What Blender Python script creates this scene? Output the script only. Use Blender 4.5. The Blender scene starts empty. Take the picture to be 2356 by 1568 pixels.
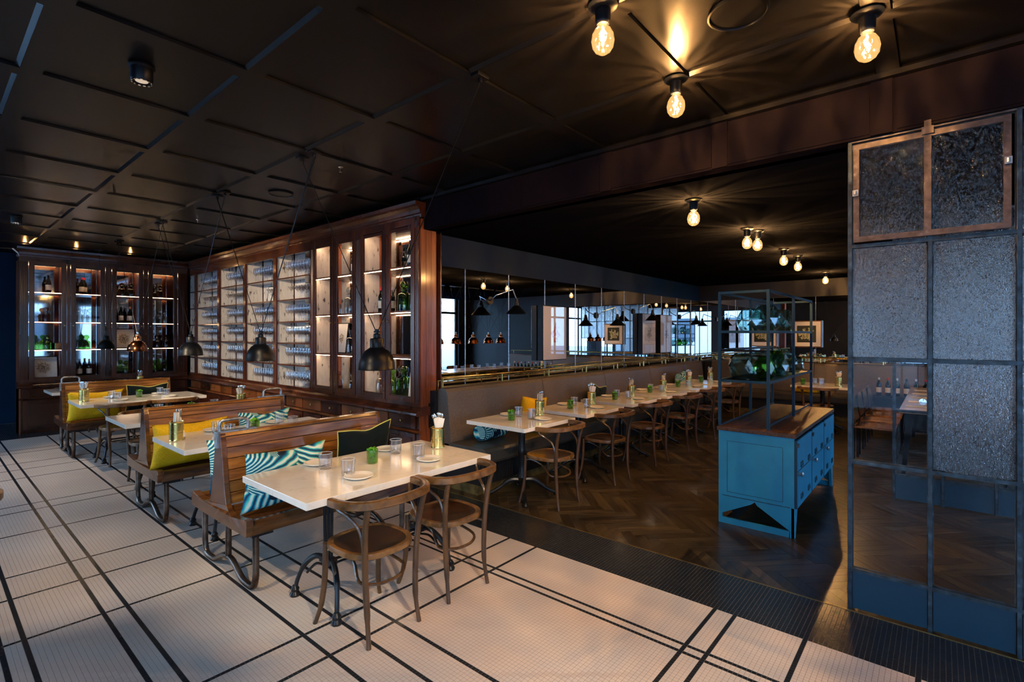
import bpy, bmesh, math, random
import numpy as np
from mathutils import Vector, Matrix
random.seed(7)
S = bpy.context.scene
C = bpy.context.collection
PI = math.pi

# ------------------------------------------------------------------ camera, world, light, exposure
CAM_YAW = math.radians(40.3)          # optical axis measured from +X towards +Y is 40.3 deg
cam_d = bpy.data.cameras.new('camera'); cam = bpy.data.objects.new('camera', cam_d); C.objects.link(cam)
cam.location = (0, 0, 1.6); cam.rotation_euler = (PI/2, 0, CAM_YAW - PI/2)
cam_d.sensor_width = 36; cam_d.lens = 36*1161/2356; cam_d.shift_y = -15/2356; cam_d.clip_start = .05
S.camera = cam
S.view_settings.view_transform = 'Standard'; S.view_settings.look = 'None'
S.view_settings.exposure = 0.42; S.view_settings.gamma = 1; S.view_settings.use_curve_mapping = False
S.cycles.max_bounces = 7; S.cycles.diffuse_bounces = 3; S.cycles.glossy_bounces = 4; S.cycles.transparent_max_bounces = 18; S.cycles.adaptive_threshold = .07; S.cycles.adaptive_min_samples = 16; S.cycles.sample_clamp_indirect = 6
S.cycles.caustics_reflective = False; S.cycles.caustics_refractive = False; S.cycles.blur_glossy = .3
w = bpy.data.worlds.new('world'); S.world = w; w.use_nodes = True
bg = w.node_tree.nodes['Background']
tc = w.node_tree.nodes.new('ShaderNodeTexCoord'); sx = w.node_tree.nodes.new('ShaderNodeSeparateXYZ'); cr = w.node_tree.nodes.new('ShaderNodeValToRGB')
w.node_tree.links.new(tc.outputs['Generated'], sx.inputs[0]); w.node_tree.links.new(sx.outputs['Z'], cr.inputs[0]); w.node_tree.links.new(cr.outputs[0], bg.inputs[0])
cr.color_ramp.elements[0].position = 0; cr.color_ramp.elements[0].color = (.50, .76, 1, 1)
cr.color_ramp.elements[1].position = .9; cr.color_ramp.elements[1].color = (.22, .50, 1, 1)
bg.inputs[1].default_value = 7.5
def lamp(kind, name, loc, energy, color, size=.05, rot=None, spot=None, blend=.5, sy=None, target=None, parent=None):
    d = bpy.data.lights.new(name, kind); d.energy = energy; d.color = color
    if kind == 'AREA':
        d.size = size
        if sy: d.shape = 'RECTANGLE'; d.size_y = sy
    else: d.shadow_soft_size = size
    if spot: d.spot_size = math.radians(spot); d.spot_blend = blend
    o = bpy.data.objects.new(name, d); C.objects.link(o); o.location = loc
    if rot: o.rotation_euler = rot
    if target is not None: o.rotation_euler = (Vector(target)-Vector(loc)).to_track_quat('-Z', 'Y').to_euler()
    if parent: o.parent = parent
    return o
def portal(loc, rot, sx_, sy_):
    o = lamp('AREA', 'window_portal', loc, 1, (1, 1, 1), sx_, rot=rot, sy=sy_); o.data.cycles.is_portal = True
# window openings: (west wall X=-2.6: y0,y1) and (south wall Y=-3.3: x0,x1)
WEST = [(-2.6, -.3), (.2, 2.0), (6.0, 8.6), (9.2, 11.8)]
SOUTH = [(-1.9, -.1), (1.9, 3.25), (4.2, 5.9), (6.3, 7.9), (9.6, 11.3)]
for a, b in WEST: portal((-2.55, (a+b)/2, 1.6), (0, -PI/2, 0), 2.5, b-a)
for a, b in SOUTH: portal(((a+b)/2, -3.25, 1.6), (PI/2, 0, 0), b-a, 2.5)
WARM = (1.0, .52, .18)
BULBS_LEFT = [(1.95, 1.13, 3.05), (2.78, 1.14, 3.05), (2.77, .25, 3.05)]
BULBS_RIGHT = [(4.17, 1.56, 2.72), (5.66, 1.55, 2.72), (5.86, 1.50, 2.72), (7.34, 1.56, 2.72), (8.1, 1.54, 2.72), (10.5, 1.56, 2.72)]
def facet_light(p, e, size):
    """bare filament inside a faceted globe: the facets throw uneven rays"""
    o = lamp('POINT', 'bulb_light', (p[0], p[1], p[2]-.15), e, WARM, size); o.rotation_euler = (0, 0, p[0]*5)
    d = o.data; d.use_nodes = True; nt = d.node_tree; L = nt.links; em = nt.nodes['Emission']
    t = nt.nodes.new('ShaderNodeTexCoord'); sp = nt.nodes.new('ShaderNodeSeparateXYZ'); L.new(t.outputs['Normal'], sp.inputs[0])
    at = nt.nodes.new('ShaderNodeMath'); at.operation = 'ARCTAN2'; L.new(sp.outputs['X'], at.inputs[0]); L.new(sp.outputs['Y'], at.inputs[1])
    cb = nt.nodes.new('ShaderNodeCombineXYZ'); L.new(at.outputs[0], cb.inputs[0]); zm = nt.nodes.new('ShaderNodeMath'); zm.operation = 'MULTIPLY'; zm.inputs[1].default_value = .35; L.new(sp.outputs['Z'], zm.inputs[0]); L.new(zm.outputs[0], cb.inputs[1])
    n = nt.nodes.new('ShaderNodeTexNoise'); n.inputs['Scale'].default_value = 5.5; n.inputs['Detail'].default_value = 3; L.new(cb.outputs[0], n.inputs['Vector'])
    mr = nt.nodes.new('ShaderNodeMapRange'); mr.inputs['From Min'].default_value = .38; mr.inputs['From Max'].default_value = .66; mr.inputs['To Min'].default_value = .15; mr.inputs['To Max'].default_value = 2.2; L.new(n.outputs['Fac'], mr.inputs[0]); L.new(mr.outputs[0], em.inputs['Strength'])
for p in BULBS_LEFT: facet_light(p, 36, .012)
for p in BULBS_RIGHT: facet_light(p, 40, .016)
SPOTS = [((.79, 3.31, 2.95), (1.2, 5.2, .3), 110, 70), ((.79, 8.68, 2.95), (1.9, 8.3, .5), 110, 80), ((.70, -.75, 2.95), (2.5, 2.0, .0), 250, 46), ((-.9, 2.6, 2.95), (1.7, 3.2, .6), 150, 36), ((-.9, 5.4, 2.95), (3.45, 8.2, 1.7), 620, 44), ((.10, 1.6, 2.95), (3.45, 5.6, 1.8), 160, 34)]  # spots aimed at the long cabinet are added, unseen, to brighten it
for y_ in (2.93, 4.73, 6.55, 8.72, 10.56): lamp('POINT', 'pendant_light', (2.03, y_, 1.415), 11, (1, .66, .36), .022)
for x_ in (7.52, 8.06, 8.63, 9.16, 9.62): lamp('POINT', 'pendant_light', (x_, 0, 1.435), 15, (1, .62, .30), .022)
for a_, b_, e_, sp_ in SPOTS: lamp('SPOT', 'ceiling_spot_light', a_, e_, (1, .76, .50), .03, spot=sp_, blend=.45, target=b_)

# ------------------------------------------------------------------ materials
MATS = {}
def nd(nt, t, **kw):
    n = nt.nodes.new('ShaderNode'+t)
    for k, v in kw.items():
        if k.startswith('i_'): n.inputs[k[2:].replace('_', ' ')].default_value = v
        else: setattr(n, k, v)
    return n
def mat(name, col, rough=.5, metal=0, spec=.5, trans=0, emis=None, es=0, ior=1.45, coat=0, alpha=1):
    m = bpy.data.materials.new(name); m.use_nodes = True
    b = m.node_tree.nodes['Principled BSDF']
    b.inputs['Base Color'].default_value = (*col, 1); b.inputs['Roughness'].default_value = rough
    b.inputs['Metallic'].default_value = metal; b.inputs['Specular IOR Level'].default_value = spec
    b.inputs['Transmission Weight'].default_value = trans; b.inputs['IOR'].default_value = ior; b.inputs['Coat Weight'].default_value = coat
    if coat: b.inputs['Coat Roughness'].default_value = .12
    if emis: b.inputs['Emission Color'].default_value = (*emis, 1); b.inputs['Emission Strength'].default_value = es
    MATS[name] = m; return m
def pnt(m): return m.node_tree, m.node_tree.nodes['Principled BSDF']
def ramp(nt, stops, interp='LINEAR'):
    r = nt.nodes.new('ShaderNodeValToRGB'); r.color_ramp.interpolation = interp
    e = r.color_ramp.elements
    while len(e) < len(stops): e.new(.5)
    for i, (p, c) in enumerate(stops): e[i].position = p; e[i].color = (*c, 1)
    return r
def noise_col(m, stops, scale=5, stretch=(1, 1, 1), detail=4, bump=0, dist=0, rough=None, coords='Object', rnd=0, bscale=None):
    nt, b = pnt(m); L = nt.links
    t = nd(nt, 'TexCoord'); mp = nd(nt, 'Mapping'); mp.inputs['Scale'].default_value = stretch
    n = nd(nt, 'TexNoise'); n.inputs['Scale'].default_value = scale; n.inputs['Detail'].default_value = detail; n.inputs['Distortion'].default_value = dist
    if rnd:
        oi = nd(nt, 'ObjectInfo'); mu = nd(nt, 'Math', operation='MULTIPLY'); mu.inputs[1].default_value = 37
        L.new(oi.outputs['Random'], mu.inputs[0]); ad = nd(nt, 'VectorMath', operation='ADD')
        L.new(t.outputs[coords], ad.inputs[0]); L.new(mu.outputs[0], ad.inputs[1]); L.new(ad.outputs[0], mp.inputs[0])
    else: L.new(t.outputs[coords], mp.inputs[0])
    L.new(mp.outputs[0], n.inputs['Vector'])
    r = ramp(nt, stops); L.new(n.outputs['Fac'], r.inputs[0])
    out = r.outputs[0]
    if rnd:
        hs = nd(nt, 'HueSaturation'); mr = nd(nt, 'MapRange'); mr.inputs['To Min'].default_value = 1-rnd; mr.inputs['To Max'].default_value = 1+rnd
        L.new(oi.outputs['Random'], mr.inputs[0]); L.new(mr.outputs[0], hs.inputs['Value']); L.new(out, hs.inputs['Color']); out = hs.outputs[0]
    L.new(out, b.inputs['Base Color'])
    if bump:
        bp = nd(nt, 'Bump'); bp.inputs['Strength'].default_value = bump; bp.inputs['Distance'].default_value = .004
        if bscale:
            n2 = nd(nt, 'TexNoise'); n2.inputs['Scale'].default_value = bscale; L.new(mp.outputs[0], n2.inputs['Vector']); L.new(n2.outputs['Fac'], bp.inputs['Height'])
        else: L.new(n.outputs['Fac'], bp.inputs['Height'])
        L.new(bp.outputs[0], b.inputs['Normal'])
    if rough:
        mr2 = nd(nt, 'MapRange'); mr2.inputs['To Min'].default_value = rough[0]; mr2.inputs['To Max'].default_value = rough[1]
        L.new(n.outputs['Fac'], mr2.inputs[0]); L.new(mr2.outputs[0], b.inputs['Roughness'])
    return m
def wood(name, dark, light, rough=.3, coat=.3, sc=3, st=(1, 8, 8), rnd=.15):
    return noise_col(mat(name, light, rough, coat=coat), [(.3, dark), (.62, light), (.8, tuple(c*1.25 for c in light))], sc, st, 6, .15, 1.2, rnd=rnd)
def clear(name, tint=(1, 1, 1), gloss=.02, ior=1.45, rough=0, boost=1.0, glow=0):
    """thin clear glass: transparent with fresnel reflection"""
    m = bpy.data.materials.new(name); m.use_nodes = True; nt = m.node_tree; nt.nodes.clear()
    o = nd(nt, 'OutputMaterial'); mx = nd(nt, 'MixShader'); tr = nd(nt, 'BsdfTransparent'); gl = nd(nt, 'BsdfGlossy'); fr = nd(nt, 'Fresnel'); ma = nd(nt, 'Math', operation='MULTIPLY_ADD')
    ge = nd(nt, 'NewGeometry'); m1 = nd(nt, 'Math', operation='MULTIPLY_ADD'); m1.inputs[1].default_value = -2; m1.inputs[2].default_value = 1; pw = nd(nt, 'Math', operation='POWER'); pw.inputs[0].default_value = ior
    nt.links.new(ge.outputs['Backfacing'], m1.inputs[0]); nt.links.new(m1.outputs[0], pw.inputs[1]); nt.links.new(pw.outputs[0], fr.inputs['IOR'])
    tr.inputs[0].default_value = (*tint, 1); gl.inputs['Roughness'].default_value = rough; fr.inputs['IOR'].default_value = ior
    ma.inputs[1].default_value = boost; ma.inputs[2].default_value = gloss; ma.use_clamp = True
    nt.links.new(fr.outputs[0], ma.inputs[0]); nt.links.new(ma.outputs[0], mx.inputs[0]); nt.links.new(tr.outputs[0], mx.inputs[1]); nt.links.new(gl.outputs[0], mx.inputs[2]); out = mx.outputs[0]
    if glow:
        em = nd(nt, 'Emission'); em.inputs[0].default_value = (1, .50, .16, 1); em.inputs[1].default_value = glow; ad = nd(nt, 'AddShader'); nt.links.new(out, ad.inputs[0]); nt.links.new(em.outputs[0], ad.inputs[1]); out = ad.outputs[0]
    nt.links.new(out, o.inputs[0])
    MATS[name] = m; return m

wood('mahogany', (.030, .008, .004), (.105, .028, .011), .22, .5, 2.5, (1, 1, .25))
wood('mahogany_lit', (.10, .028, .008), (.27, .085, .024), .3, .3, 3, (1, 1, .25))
wood('side_pine', (.13, .032, .010), (.30, .075, .020), .35, .3, 3, (5, 5, .4))
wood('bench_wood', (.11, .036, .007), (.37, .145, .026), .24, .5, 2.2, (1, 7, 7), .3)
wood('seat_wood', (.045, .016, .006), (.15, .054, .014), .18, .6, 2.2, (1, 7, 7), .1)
wood('chair_wood', (.030, .014, .006), (.10, .046, .016), .3, .4, 4, (3, 3, 1), .12)
wood('chair_rail_wood', (.065, .030, .009), (.22, .105, .033), .3, .4, 4, (3, 3, 3), .12)
wood('chair_seat_wood', (.010, .005, .003), (.045, .018, .007), .22, .5, 4, (3, 3, 3), .1)
wood('pale_oak', (.34, .22, .12), (.58, .42, .26), .3, .3, 3, (1, 7, 7), .05)
wood('worktop_wood', (.030, .015, .009), (.11, .052, .028), .45, .1, 6, (1, 6, 6), .05)
wood('parquet', (.013, .009, .006), (.058, .041, .019), .30, .3, 3, (1, 10, 10), .45)
noise_col(mat('marble', (.8, .75, .68), .12, coat=.4), [(.30, (.70, .65, .57)), (.40, (.81, .755, .67)), (.7, (.86, .81, .73))], 14, (1, 1, 1), 9, 0, 1.0)
noise_col(mat('marble_grey', (.55, .53, .5), .2), [(.35, (.36, .34, .33)), (.6, (.58, .55, .52))], 14, (1, 1, 1), 8)
mat('black_iron', (.012, .013, .016), .32, .3)
noise_col(mat('pipe_steel', (.16, .12, .09), .3, .8), [(.35, (.05, .028, .018)), (.6, (.20, .15, .12)), (.8, (.35, .32, .30))], 8, bump=.2)
noise_col(mat('worn_steel', (.4, .42, .45), .35, .9), [(.3, (.22, .20, .19)), (.6, (.45, .47, .50))], 30, bump=.2)
mat('brass', (.80, .53, .18), .22, 1); mat('brass_aged', (.38, .27, .10), .35, .9); mat('tin_gold', (.86, .62, .20), .22, 1); mat('tin_silver', (.75, .78, .80), .18, 1)
mat('steel', (.75, .76, .78), .15, 1); mat('copper', (.80, .30, .13), .14, 1)
mat('lamp_black', (.0035, .0045, .007), .36, spec=.3); mat('lamp_white', (.75, .72, .68), .5)
mat('ceiling_paint', (.0055, .0050, .0050), .34, spec=.30); mat('ceiling_dark', (.008, .0085, .011), .5, spec=0)
mat('soffit_paint', (.011, .008, .010), .55, spec=0)
mat('navy', (.002, .016, .042), .55, spec=.15); mat('navy_panel', (.010, .050, .090), .45); mat('dark_wall', (.008, .010, .014), .5)
noise_col(mat('leather', (.11, .085, .068), .42), [(.3, (.085, .066, .054)), (.7, (.13, .10, .08))], 60, bump=.12)
noise_col(mat('leather_seat', (.05, .045, .038), .3), [(.3, (.042, .038, .032)), (.7, (.062, .055, .045))], 60, bump=.1)
mat('plinth_black', (.010, .009, .009), .4); noise_col(mat('kick_brass', (.35, .25, .1), .4, .7), [(.3, (.12, .09, .04)), (.7, (.38, .28, .10))], 12)
noise_col(mat('yellow_cloth', (.75, .5, .01), .85), [(.3, (.72, .40, .003)), (.7, (.90, .54, .006))], 80, bump=.3)
mat('velvet', (.0018, .0075, .0085), .8, spec=.15); MATS['velvet'].node_tree.nodes['Principled BSDF'].inputs['Sheen Weight'].default_value = .08
mat('piping_yellow', (.72, .68, .14), .7); mat('piping_black', (.01, .01, .012), .7)
mat('porcelain', (.82, .78, .70), .15, coat=.3); mat('napkin', (.80, .68, .48), .8); mat('paper', (.85, .80, .70), .7)
mat('leaf', (.16, .48, .035), .5); mat('leaf_dark', (.02, .16, .03), .5); mat('stem', (.07, .2, .04), .5)
mat('label_paper', (.80, .76, .68), .6); mat('bottle_dark', (.008, .012, .010), .08, coat=.5); mat('capsule_red', (.65, .03, .03), .3); mat('capsule_orange', (.75, .22, .05), .3); mat('capsule_white', (.7, .7, .72), .3)
mat('grout', (.20, .185, .18), .8); mat('tile_black', (.016, .020, .026), .22)
noise_col(mat('tile_white', (.66, .56, .48), .28), [(.3, (.54, .445, .39)), (.6, (.66, .575, .51)), (.8, (.72, .66, .60))], 1.1, detail=6)
noise_col(mat('cabinet_blue', (.02, .22, .40), .42), [(.24, (.008, .06, .10)), (.31, (.020, .25, .44)), (.8, (.032, .34, .56))], 5, detail=8, bump=.1)
noise_col(mat('part_steel', (.10, .13, .16), .38, .4), [(.3, (.020, .026, .032)), (.6, (.050, .080, .105)), (.8, (.11, .17, .21))], 22, detail=8, bump=.4)
mat('rack_steel', (.010, .045, .085), .38, .2)
noise_col(mat('sash_bronze', (.2, .14, .12), .5, .25), [(.3, (.055, .040, .037)), (.6, (.12, .09, .083)), (.8, (.24, .22, .215))], 26, detail=8, bump=.4)
noise_col(mat('distressed_white', (.72, .66, .60), .6), [(.32, (.10, .08, .07)), (.38, (.72, .66, .60)), (.8, (.88, .83, .77))], 30, (1, 1, .3), 10, .3)
mat('street', (.35, .35, .36), .8); mat('facade', (.62, .60, .56), .8); mat('facade_window', (.06, .08, .1), .1)
clear('pane_poster', (.97, .98, 1), .02, 1.4, 0, 1)
clear('pane_clear', (.97, .985, 1), 0, 1.4, 0, .4); clear('tumbler', (.97, .98, 1), .05, 1.5, .02, 1.6); clear('stemware', (.985, .985, 1), .09, 1.5, .03, 1.4)
clear('glass_green', (.45, .75, .25), .04, 1.5, 0, 1.5); clear('glass_plant', (.66, .85, .45), .05, 1.5, 0, 1.4); clear('glass_amber', (.60, .26, .07), .05, 1.5, 0, 1.6)
clear('glass_pale', (.84, .86, .84), .06, 1.5, 0, 1.6); clear('glass_smoke', (.20, .14, .10), .05, 1.5, 0, 1.5); clear('glass_teal', (.84, .96, .94), .12, 1.5, 0, 1.7); clear('bulb_glass', (1, .93, .8), .10, 1.5, 0, 2, .45)
m = mat('mirror', (.80, .84, .88), .0, 1); mat('mirror_old', (.62, .66, .70), .04, 1)
m = mat('filament', (1, .7, .3), .5, emis=(1, .62, .25), es=260)
mat('strip_warm', (1, .8, .5), .5, emis=(1, .60, .26), es=45); mat('strip_white', (1, .8, .6), .5, emis=(1, .66, .36), es=42); mat('shade_glow', (1, .8, .6), .5, emis=(1, .75, .5), es=3); mat('lens_dim', (.5, .5, .5), .2, emis=(1, .75, .5), es=.4)
m = mat('ribbed_glass', (.88, .88, .89), .09, trans=1, ior=1.5)
nt, b = pnt(m); t = nd(nt, 'TexCoord'); mp = nd(nt, 'Mapping'); mp.inputs['Scale'].default_value = (1, 36, 11); n = nd(nt, 'TexNoise'); n.inputs['Scale'].default_value = 2.6; n.inputs['Detail'].default_value = 3
bp = nd(nt, 'Bump'); bp.inputs['Strength'].default_value = .8; bp.inputs['Distance'].default_value = .02
nt.links.new(t.outputs['Object'], mp.inputs[0]); nt.links.new(mp.outputs[0], n.inputs['Vector']); nt.links.new(n.outputs['Fac'], bp.inputs['Height']); nt.links.new(bp.outputs[0], b.inputs['Normal'])
# teal palm print
m = mat('palm_print', (.02, .2, .25), .7); nt, b = pnt(m); L = nt.links
t = nd(nt, 'TexCoord'); n0 = nd(nt, 'TexNoise'); n0.inputs['Scale'].default_value = 9; n0.inputs['Detail'].default_value = 2; L.new(t.outputs['Object'], n0.inputs['Vector'])
def fan(cx, cz, k, rot):
    mp = nd(nt, 'Mapping'); mp.vector_type = 'POINT'; mp.inputs['Location'].default_value = (cx, cz, 0); mp.inputs['Rotation'].default_value = (PI/2, 0, rot)
    g = nd(nt, 'TexGradient', gradient_type='RADIAL'); L.new(t.outputs['Object'], mp.inputs[0]); L.new(mp.outputs[0], g.inputs[0])
    a = nd(nt, 'Math', operation='MULTIPLY'); a.inputs[1].default_value = k; L.new(g.outputs['Fac'], a.inputs[0])
    c = nd(nt, 'Math', operation='MULTIPLY_ADD'); c.inputs[1].default_value = 5.5; L.new(n0.outputs['Fac'], c.inputs[0]); L.new(a.outputs[0], c.inputs[2])
    d = nd(nt, 'Math', operation='SINE'); L.new(c.outputs[0], d.inputs[0]); e = nd(nt, 'MapRange'); e.inputs['From Min'].default_value = -1; L.new(d.outputs[0], e.inputs[0])
    r = ramp(nt, [(0, (.003, .035, .075)), (.28, (.006, .24, .45)), (.52, (.03, .52, .50)), (.74, (.22, .72, .60)), (.9, (.80, .90, .78))]); L.new(e.outputs[0], r.inputs[0]); return r
f1 = fan(.33, .02, 300, 0); f2 = fan(-.02, .27, 330, .6)
n1 = nd(nt, 'TexNoise'); n1.inputs['Scale'].default_value = 4.2; n1.inputs['Detail'].default_value = 1; L.new(t.outputs['Object'], n1.inputs['Vector'])
r1 = ramp(nt, [(.49, (0, 0, 0)), (.51, (1, 1, 1))]); L.new(n1.outputs['Fac'], r1.inputs[0])
x1 = nd(nt, 'MixRGB'); L.new(r1.outputs[0], x1.inputs[0]); L.new(f1.outputs[0], x1.inputs[1]); L.new(f2.outputs[0], x1.inputs[2])
n2 = nd(nt, 'TexNoise'); n2.inputs['Scale'].default_value = 5.5; n2.inputs['Detail'].default_value = 2; mpb = nd(nt, 'Mapping'); mpb.inputs['Location'].default_value = (3, 1, 2); L.new(t.outputs['Object'], mpb.inputs[0]); L.new(mpb.outputs[0], n2.inputs['Vector'])
r2 = ramp(nt, [(.40, (1, 1, 1)), (.43, (0, 0, 0))]); L.new(n2.outputs['Fac'], r2.inputs[0])
x2 = nd(nt, 'MixRGB'); x2.inputs[2].default_value = (.003, .018, .05, 1); L.new(r2.outputs[0], x2.inputs[0]); L.new(x1.outputs[0], x2.inputs[1]); L.new(x2.outputs[0], b.inputs['Base Color'])
# printed art
def art(name, bgc, inks, sc=9, th=.58, R=.34, ax=1):
    m = mat(name, bgc, .5); nt, b = pnt(m); L = nt.links
    t = nd(nt, 'TexCoord'); g = nd(nt, 'TexGradient', gradient_type='SPHERICAL'); mp = nd(nt, 'Mapping'); k_ = [1/R]*3; k_[ax] = 0; mp.inputs['Location'].default_value = [-.5*q_ for q_ in k_]; mp.inputs['Scale'].default_value = k_
    n = nd(nt, 'TexNoise'); n.inputs['Scale'].default_value = sc; n.inputs['Detail'].default_value = 5
    L.new(t.outputs['Generated'], mp.inputs[0]); L.new(mp.outputs[0], g.inputs[0]); L.new(t.outputs['Generated'], n.inputs['Vector'])
    s = nd(nt, 'Math', operation='MULTIPLY_ADD'); s.inputs[1].default_value = .55; L.new(g.outputs['Fac'], s.inputs[0]); L.new(n.outputs['Fac'], s.inputs[2])
    r = ramp(nt, [(0, bgc), (th, bgc), (th+.03, inks[0]), (th+.14, inks[1]), (th+.22, bgc), (th+.28, inks[0])]); L.new(s.outputs[0], r.inputs[0]); L.new(r.outputs[0], b.inputs['Base Color'])
art('art_sepia', (.72, .66, .55), [(.10, .07, .04), (.30, .22, .12)], 14, .66, .55); art('art_crab', (.62, .62, .72), [(.42, .10, .07), (.62, .25, .18)], 8, .74, .26)
art('art_line', (.62, .66, .76), [(.15, .16, .22), (.4, .42, .5)], 12, .80, .3); art('art_fruit', (.015, .022, .015), [(.25, .30, .12), (.55, .52, .38)], 5, .74, .6, 0); art('art_leaf', (.78, .74, .66), [(.22, .12, .05), (.45, .30, .10)], 6, .74, .5)

# ------------------------------------------------------------------ mesh builder
class MB:
    def __init__(s): s.v = []; s.f = []; s.m = []
    def add(s, v, f, mi=0):
        o = len(s.v); s.v += [tuple(x) for x in v]; s.f += [tuple(i+o for i in q) for q in f]; s.m += [mi]*len(f); return s
    def box(s, x0, x1, y0, y1, z0, z1, mi=0, M=None):
        v = [(x, y, z) for z in (z0, z1) for y in (y0, y1) for x in (x0, x1)]
        if M is not None: v = [M @ Vector(p) for p in v]
        return s.add(v, [(0, 2, 3, 1), (4, 5, 7, 6), (0, 1, 5, 4), (2, 6, 7, 3), (0, 4, 6, 2), (1, 3, 7, 5)], mi)
    def cbox(s, c, d, rz=0, rx=0, ry=0, mi=0):
        M = Matrix.Translation(c) @ Matrix.Rotation(rz, 4, 'Z') @ Matrix.Rotation(ry, 4, 'Y') @ Matrix.Rotation(rx, 4, 'X')
        return s.box(-d[0]/2, d[0]/2, -d[1]/2, d[1]/2, -d[2]/2, d[2]/2, mi, M)
    def tube(s, pts, r, n=8, closed=False, mi=0, cap=True):
        P = [Vector(p) for p in pts]; k = len(P); R = r if isinstance(r, (list, tuple)) else [r]*k
        rings = []; up = None
        for i in range(k):
            a = P[(i-1) % k] if (i > 0 or closed) else P[i]; b_ = P[(i+1) % k] if (i < k-1 or closed) else P[i]
            t = (b_-a).normalized()
            if up is None: up = Vector((0, 0, 1)) if abs(t.z) < .9 else Vector((1, 0, 0))
            u = (up - t*up.dot(t)).normalized(); up = u; w_ = t.cross(u)
            rings.append([P[i] + (u*math.cos(2*PI*j/n) + w_*math.sin(2*PI*j/n))*R[i] for j in range(n)])
        v = [p for q in rings for p in q]; f = []
        for i in range(k if closed else k-1):
            i2 = (i+1) % k
            for j in range(n): f.append((i*n+j, i*n+(j+1) % n, i2*n+(j+1) % n, i2*n+j))
        if cap and not closed: f.append(tuple(range(n))[::-1]); f.append(tuple((k-1)*n+j for j in range(n)))
        return s.add(v, f, mi)
    def lathe(s, prof, n=20, c=(0, 0, 0), mi=0, sx=1, sy=1):
        v = []; f = []
        for r, z in prof:
            for j in range(n): a = 2*PI*j/n; v.append((c[0]+r*sx*math.cos(a), c[1]+r*sy*math.sin(a), c[2]+z))
        for i in range(len(prof)-1):
            for j in range(n): f.append((i*n+j, i*n+(j+1) % n, (i+1)*n+(j+1) % n, (i+1)*n+j))
        if prof[0][0] > 1e-5: f.append(tuple(range(n))[::-1])
        if prof[-1][0] > 1e-5: f.append(tuple((len(prof)-1)*n+j for j in range(n)))
        return s.add(v, f, mi)
    def prism(s, poly, axis, a0, a1, mi=0):
        """poly in the plane normal to axis: 'x'->(y,z), 'y'->(x,z), 'z'->(x,y)"""
        k = len(poly)
        def P(p, a): return {'x': (a, p[0], p[1]), 'y': (p[0], a, p[1]), 'z': (p[0], p[1], a)}[axis]
        v = [P(p, a0) for p in poly]+[P(p, a1) for p in poly]
        f = [tuple(range(k)), tuple(range(2*k-1, k-1, -1))]+[(i, (i+1) % k, k+(i+1) % k, k+i) for i in range(k)]
        return s.add(v, f, mi)
    def build(s, name, mats, parent=None, smooth=False, bevel=0):
        me = bpy.data.meshes.new(name); me.from_pydata([tuple(p) for p in s.v], [], s.f)
        for m_ in ([mats] if isinstance(mats, str) else mats): me.materials.append(MATS[m_])
        if any(s.m): me.polygons.foreach_set('material_index', s.m)
        b_ = bmesh.new(); b_.from_mesh(me); bmesh.ops.recalc_face_normals(b_, faces=b_.faces)
        if bevel: bmesh.ops.bevel(b_, geom=[e for e in b_.edges if e.calc_face_angle(0) > .6], offset=bevel, segments=2, affect='EDGES', profile=.6)
        b_.to_mesh(me); b_.free()
        if smooth:
            me.polygons.foreach_set('use_smooth', [True]*len(me.polygons))
            me.set_sharp_from_angle(angle=math.radians(42))
        me.update(); o = bpy.data.objects.new(name, me); C.objects.link(o)
        if parent: o.parent = parent
        return o
def B(): return MB()
def tag(o, label=None, cat=None, group=None, kind=None):
    if label: o['label'] = label
    if cat: o['category'] = cat
    if group: o['group'] = group
    if kind: o['kind'] = kind
    return o
def struct(o, label): return tag(o, label, None, None, 'structure')
def thing(name, label=None, cat=None, loc=(0, 0, 0), rz=0, group=None):
    o = bpy.data.objects.new(name, None); C.objects.link(o); o.location = loc; o.rotation_euler = (0, 0, rz); o.empty_display_size = .1
    return tag(o, label, cat, group)
KIDS = {}
def copy_tree(o, parent=None):
    c = o.copy(); C.objects.link(c)
    if parent: c.parent = parent; c.matrix_parent_inverse = o.matrix_parent_inverse
    for ch in list(o.children): copy_tree(ch, c)
    return c
class Proto:
    def __init__(s, fn): s.fn = fn; s.root = None; s.used = False
    def __call__(s, loc, rz, label, group=None, tilt=None):
        if s.root is None: s.root = s.fn(); o = s.root
        else: o = copy_tree(s.root)
        o.location = loc; o.rotation_euler = (tilt[0] if tilt else 0, tilt[1] if tilt else 0, rz); o['label'] = label
        if group: o['group'] = group
        elif 'group' in o: del o['group']
        return o
def bez(pts, n=8):
    """Catmull-Rom through points"""
    P = [Vector(p) for p in pts]; out = []
    for i in range(len(P)-1):
        p0 = P[max(i-1, 0)]; p1 = P[i]; p2 = P[i+1]; p3 = P[min(i+2, len(P)-1)]
        for k in range(n):
            t = k/n; out.append(.5*((2*p1)+(-p0+p2)*t+(2*p0-5*p1+4*p2-p3)*t*t+(-p0+3*p1-3*p2+p3)*t**3))
    out.append(P[-1]); return out
ORD = ['first', 'second', 'third', 'fourth', 'fifth', 'sixth', 'seventh', 'eighth', 'ninth', 'tenth']

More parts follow.
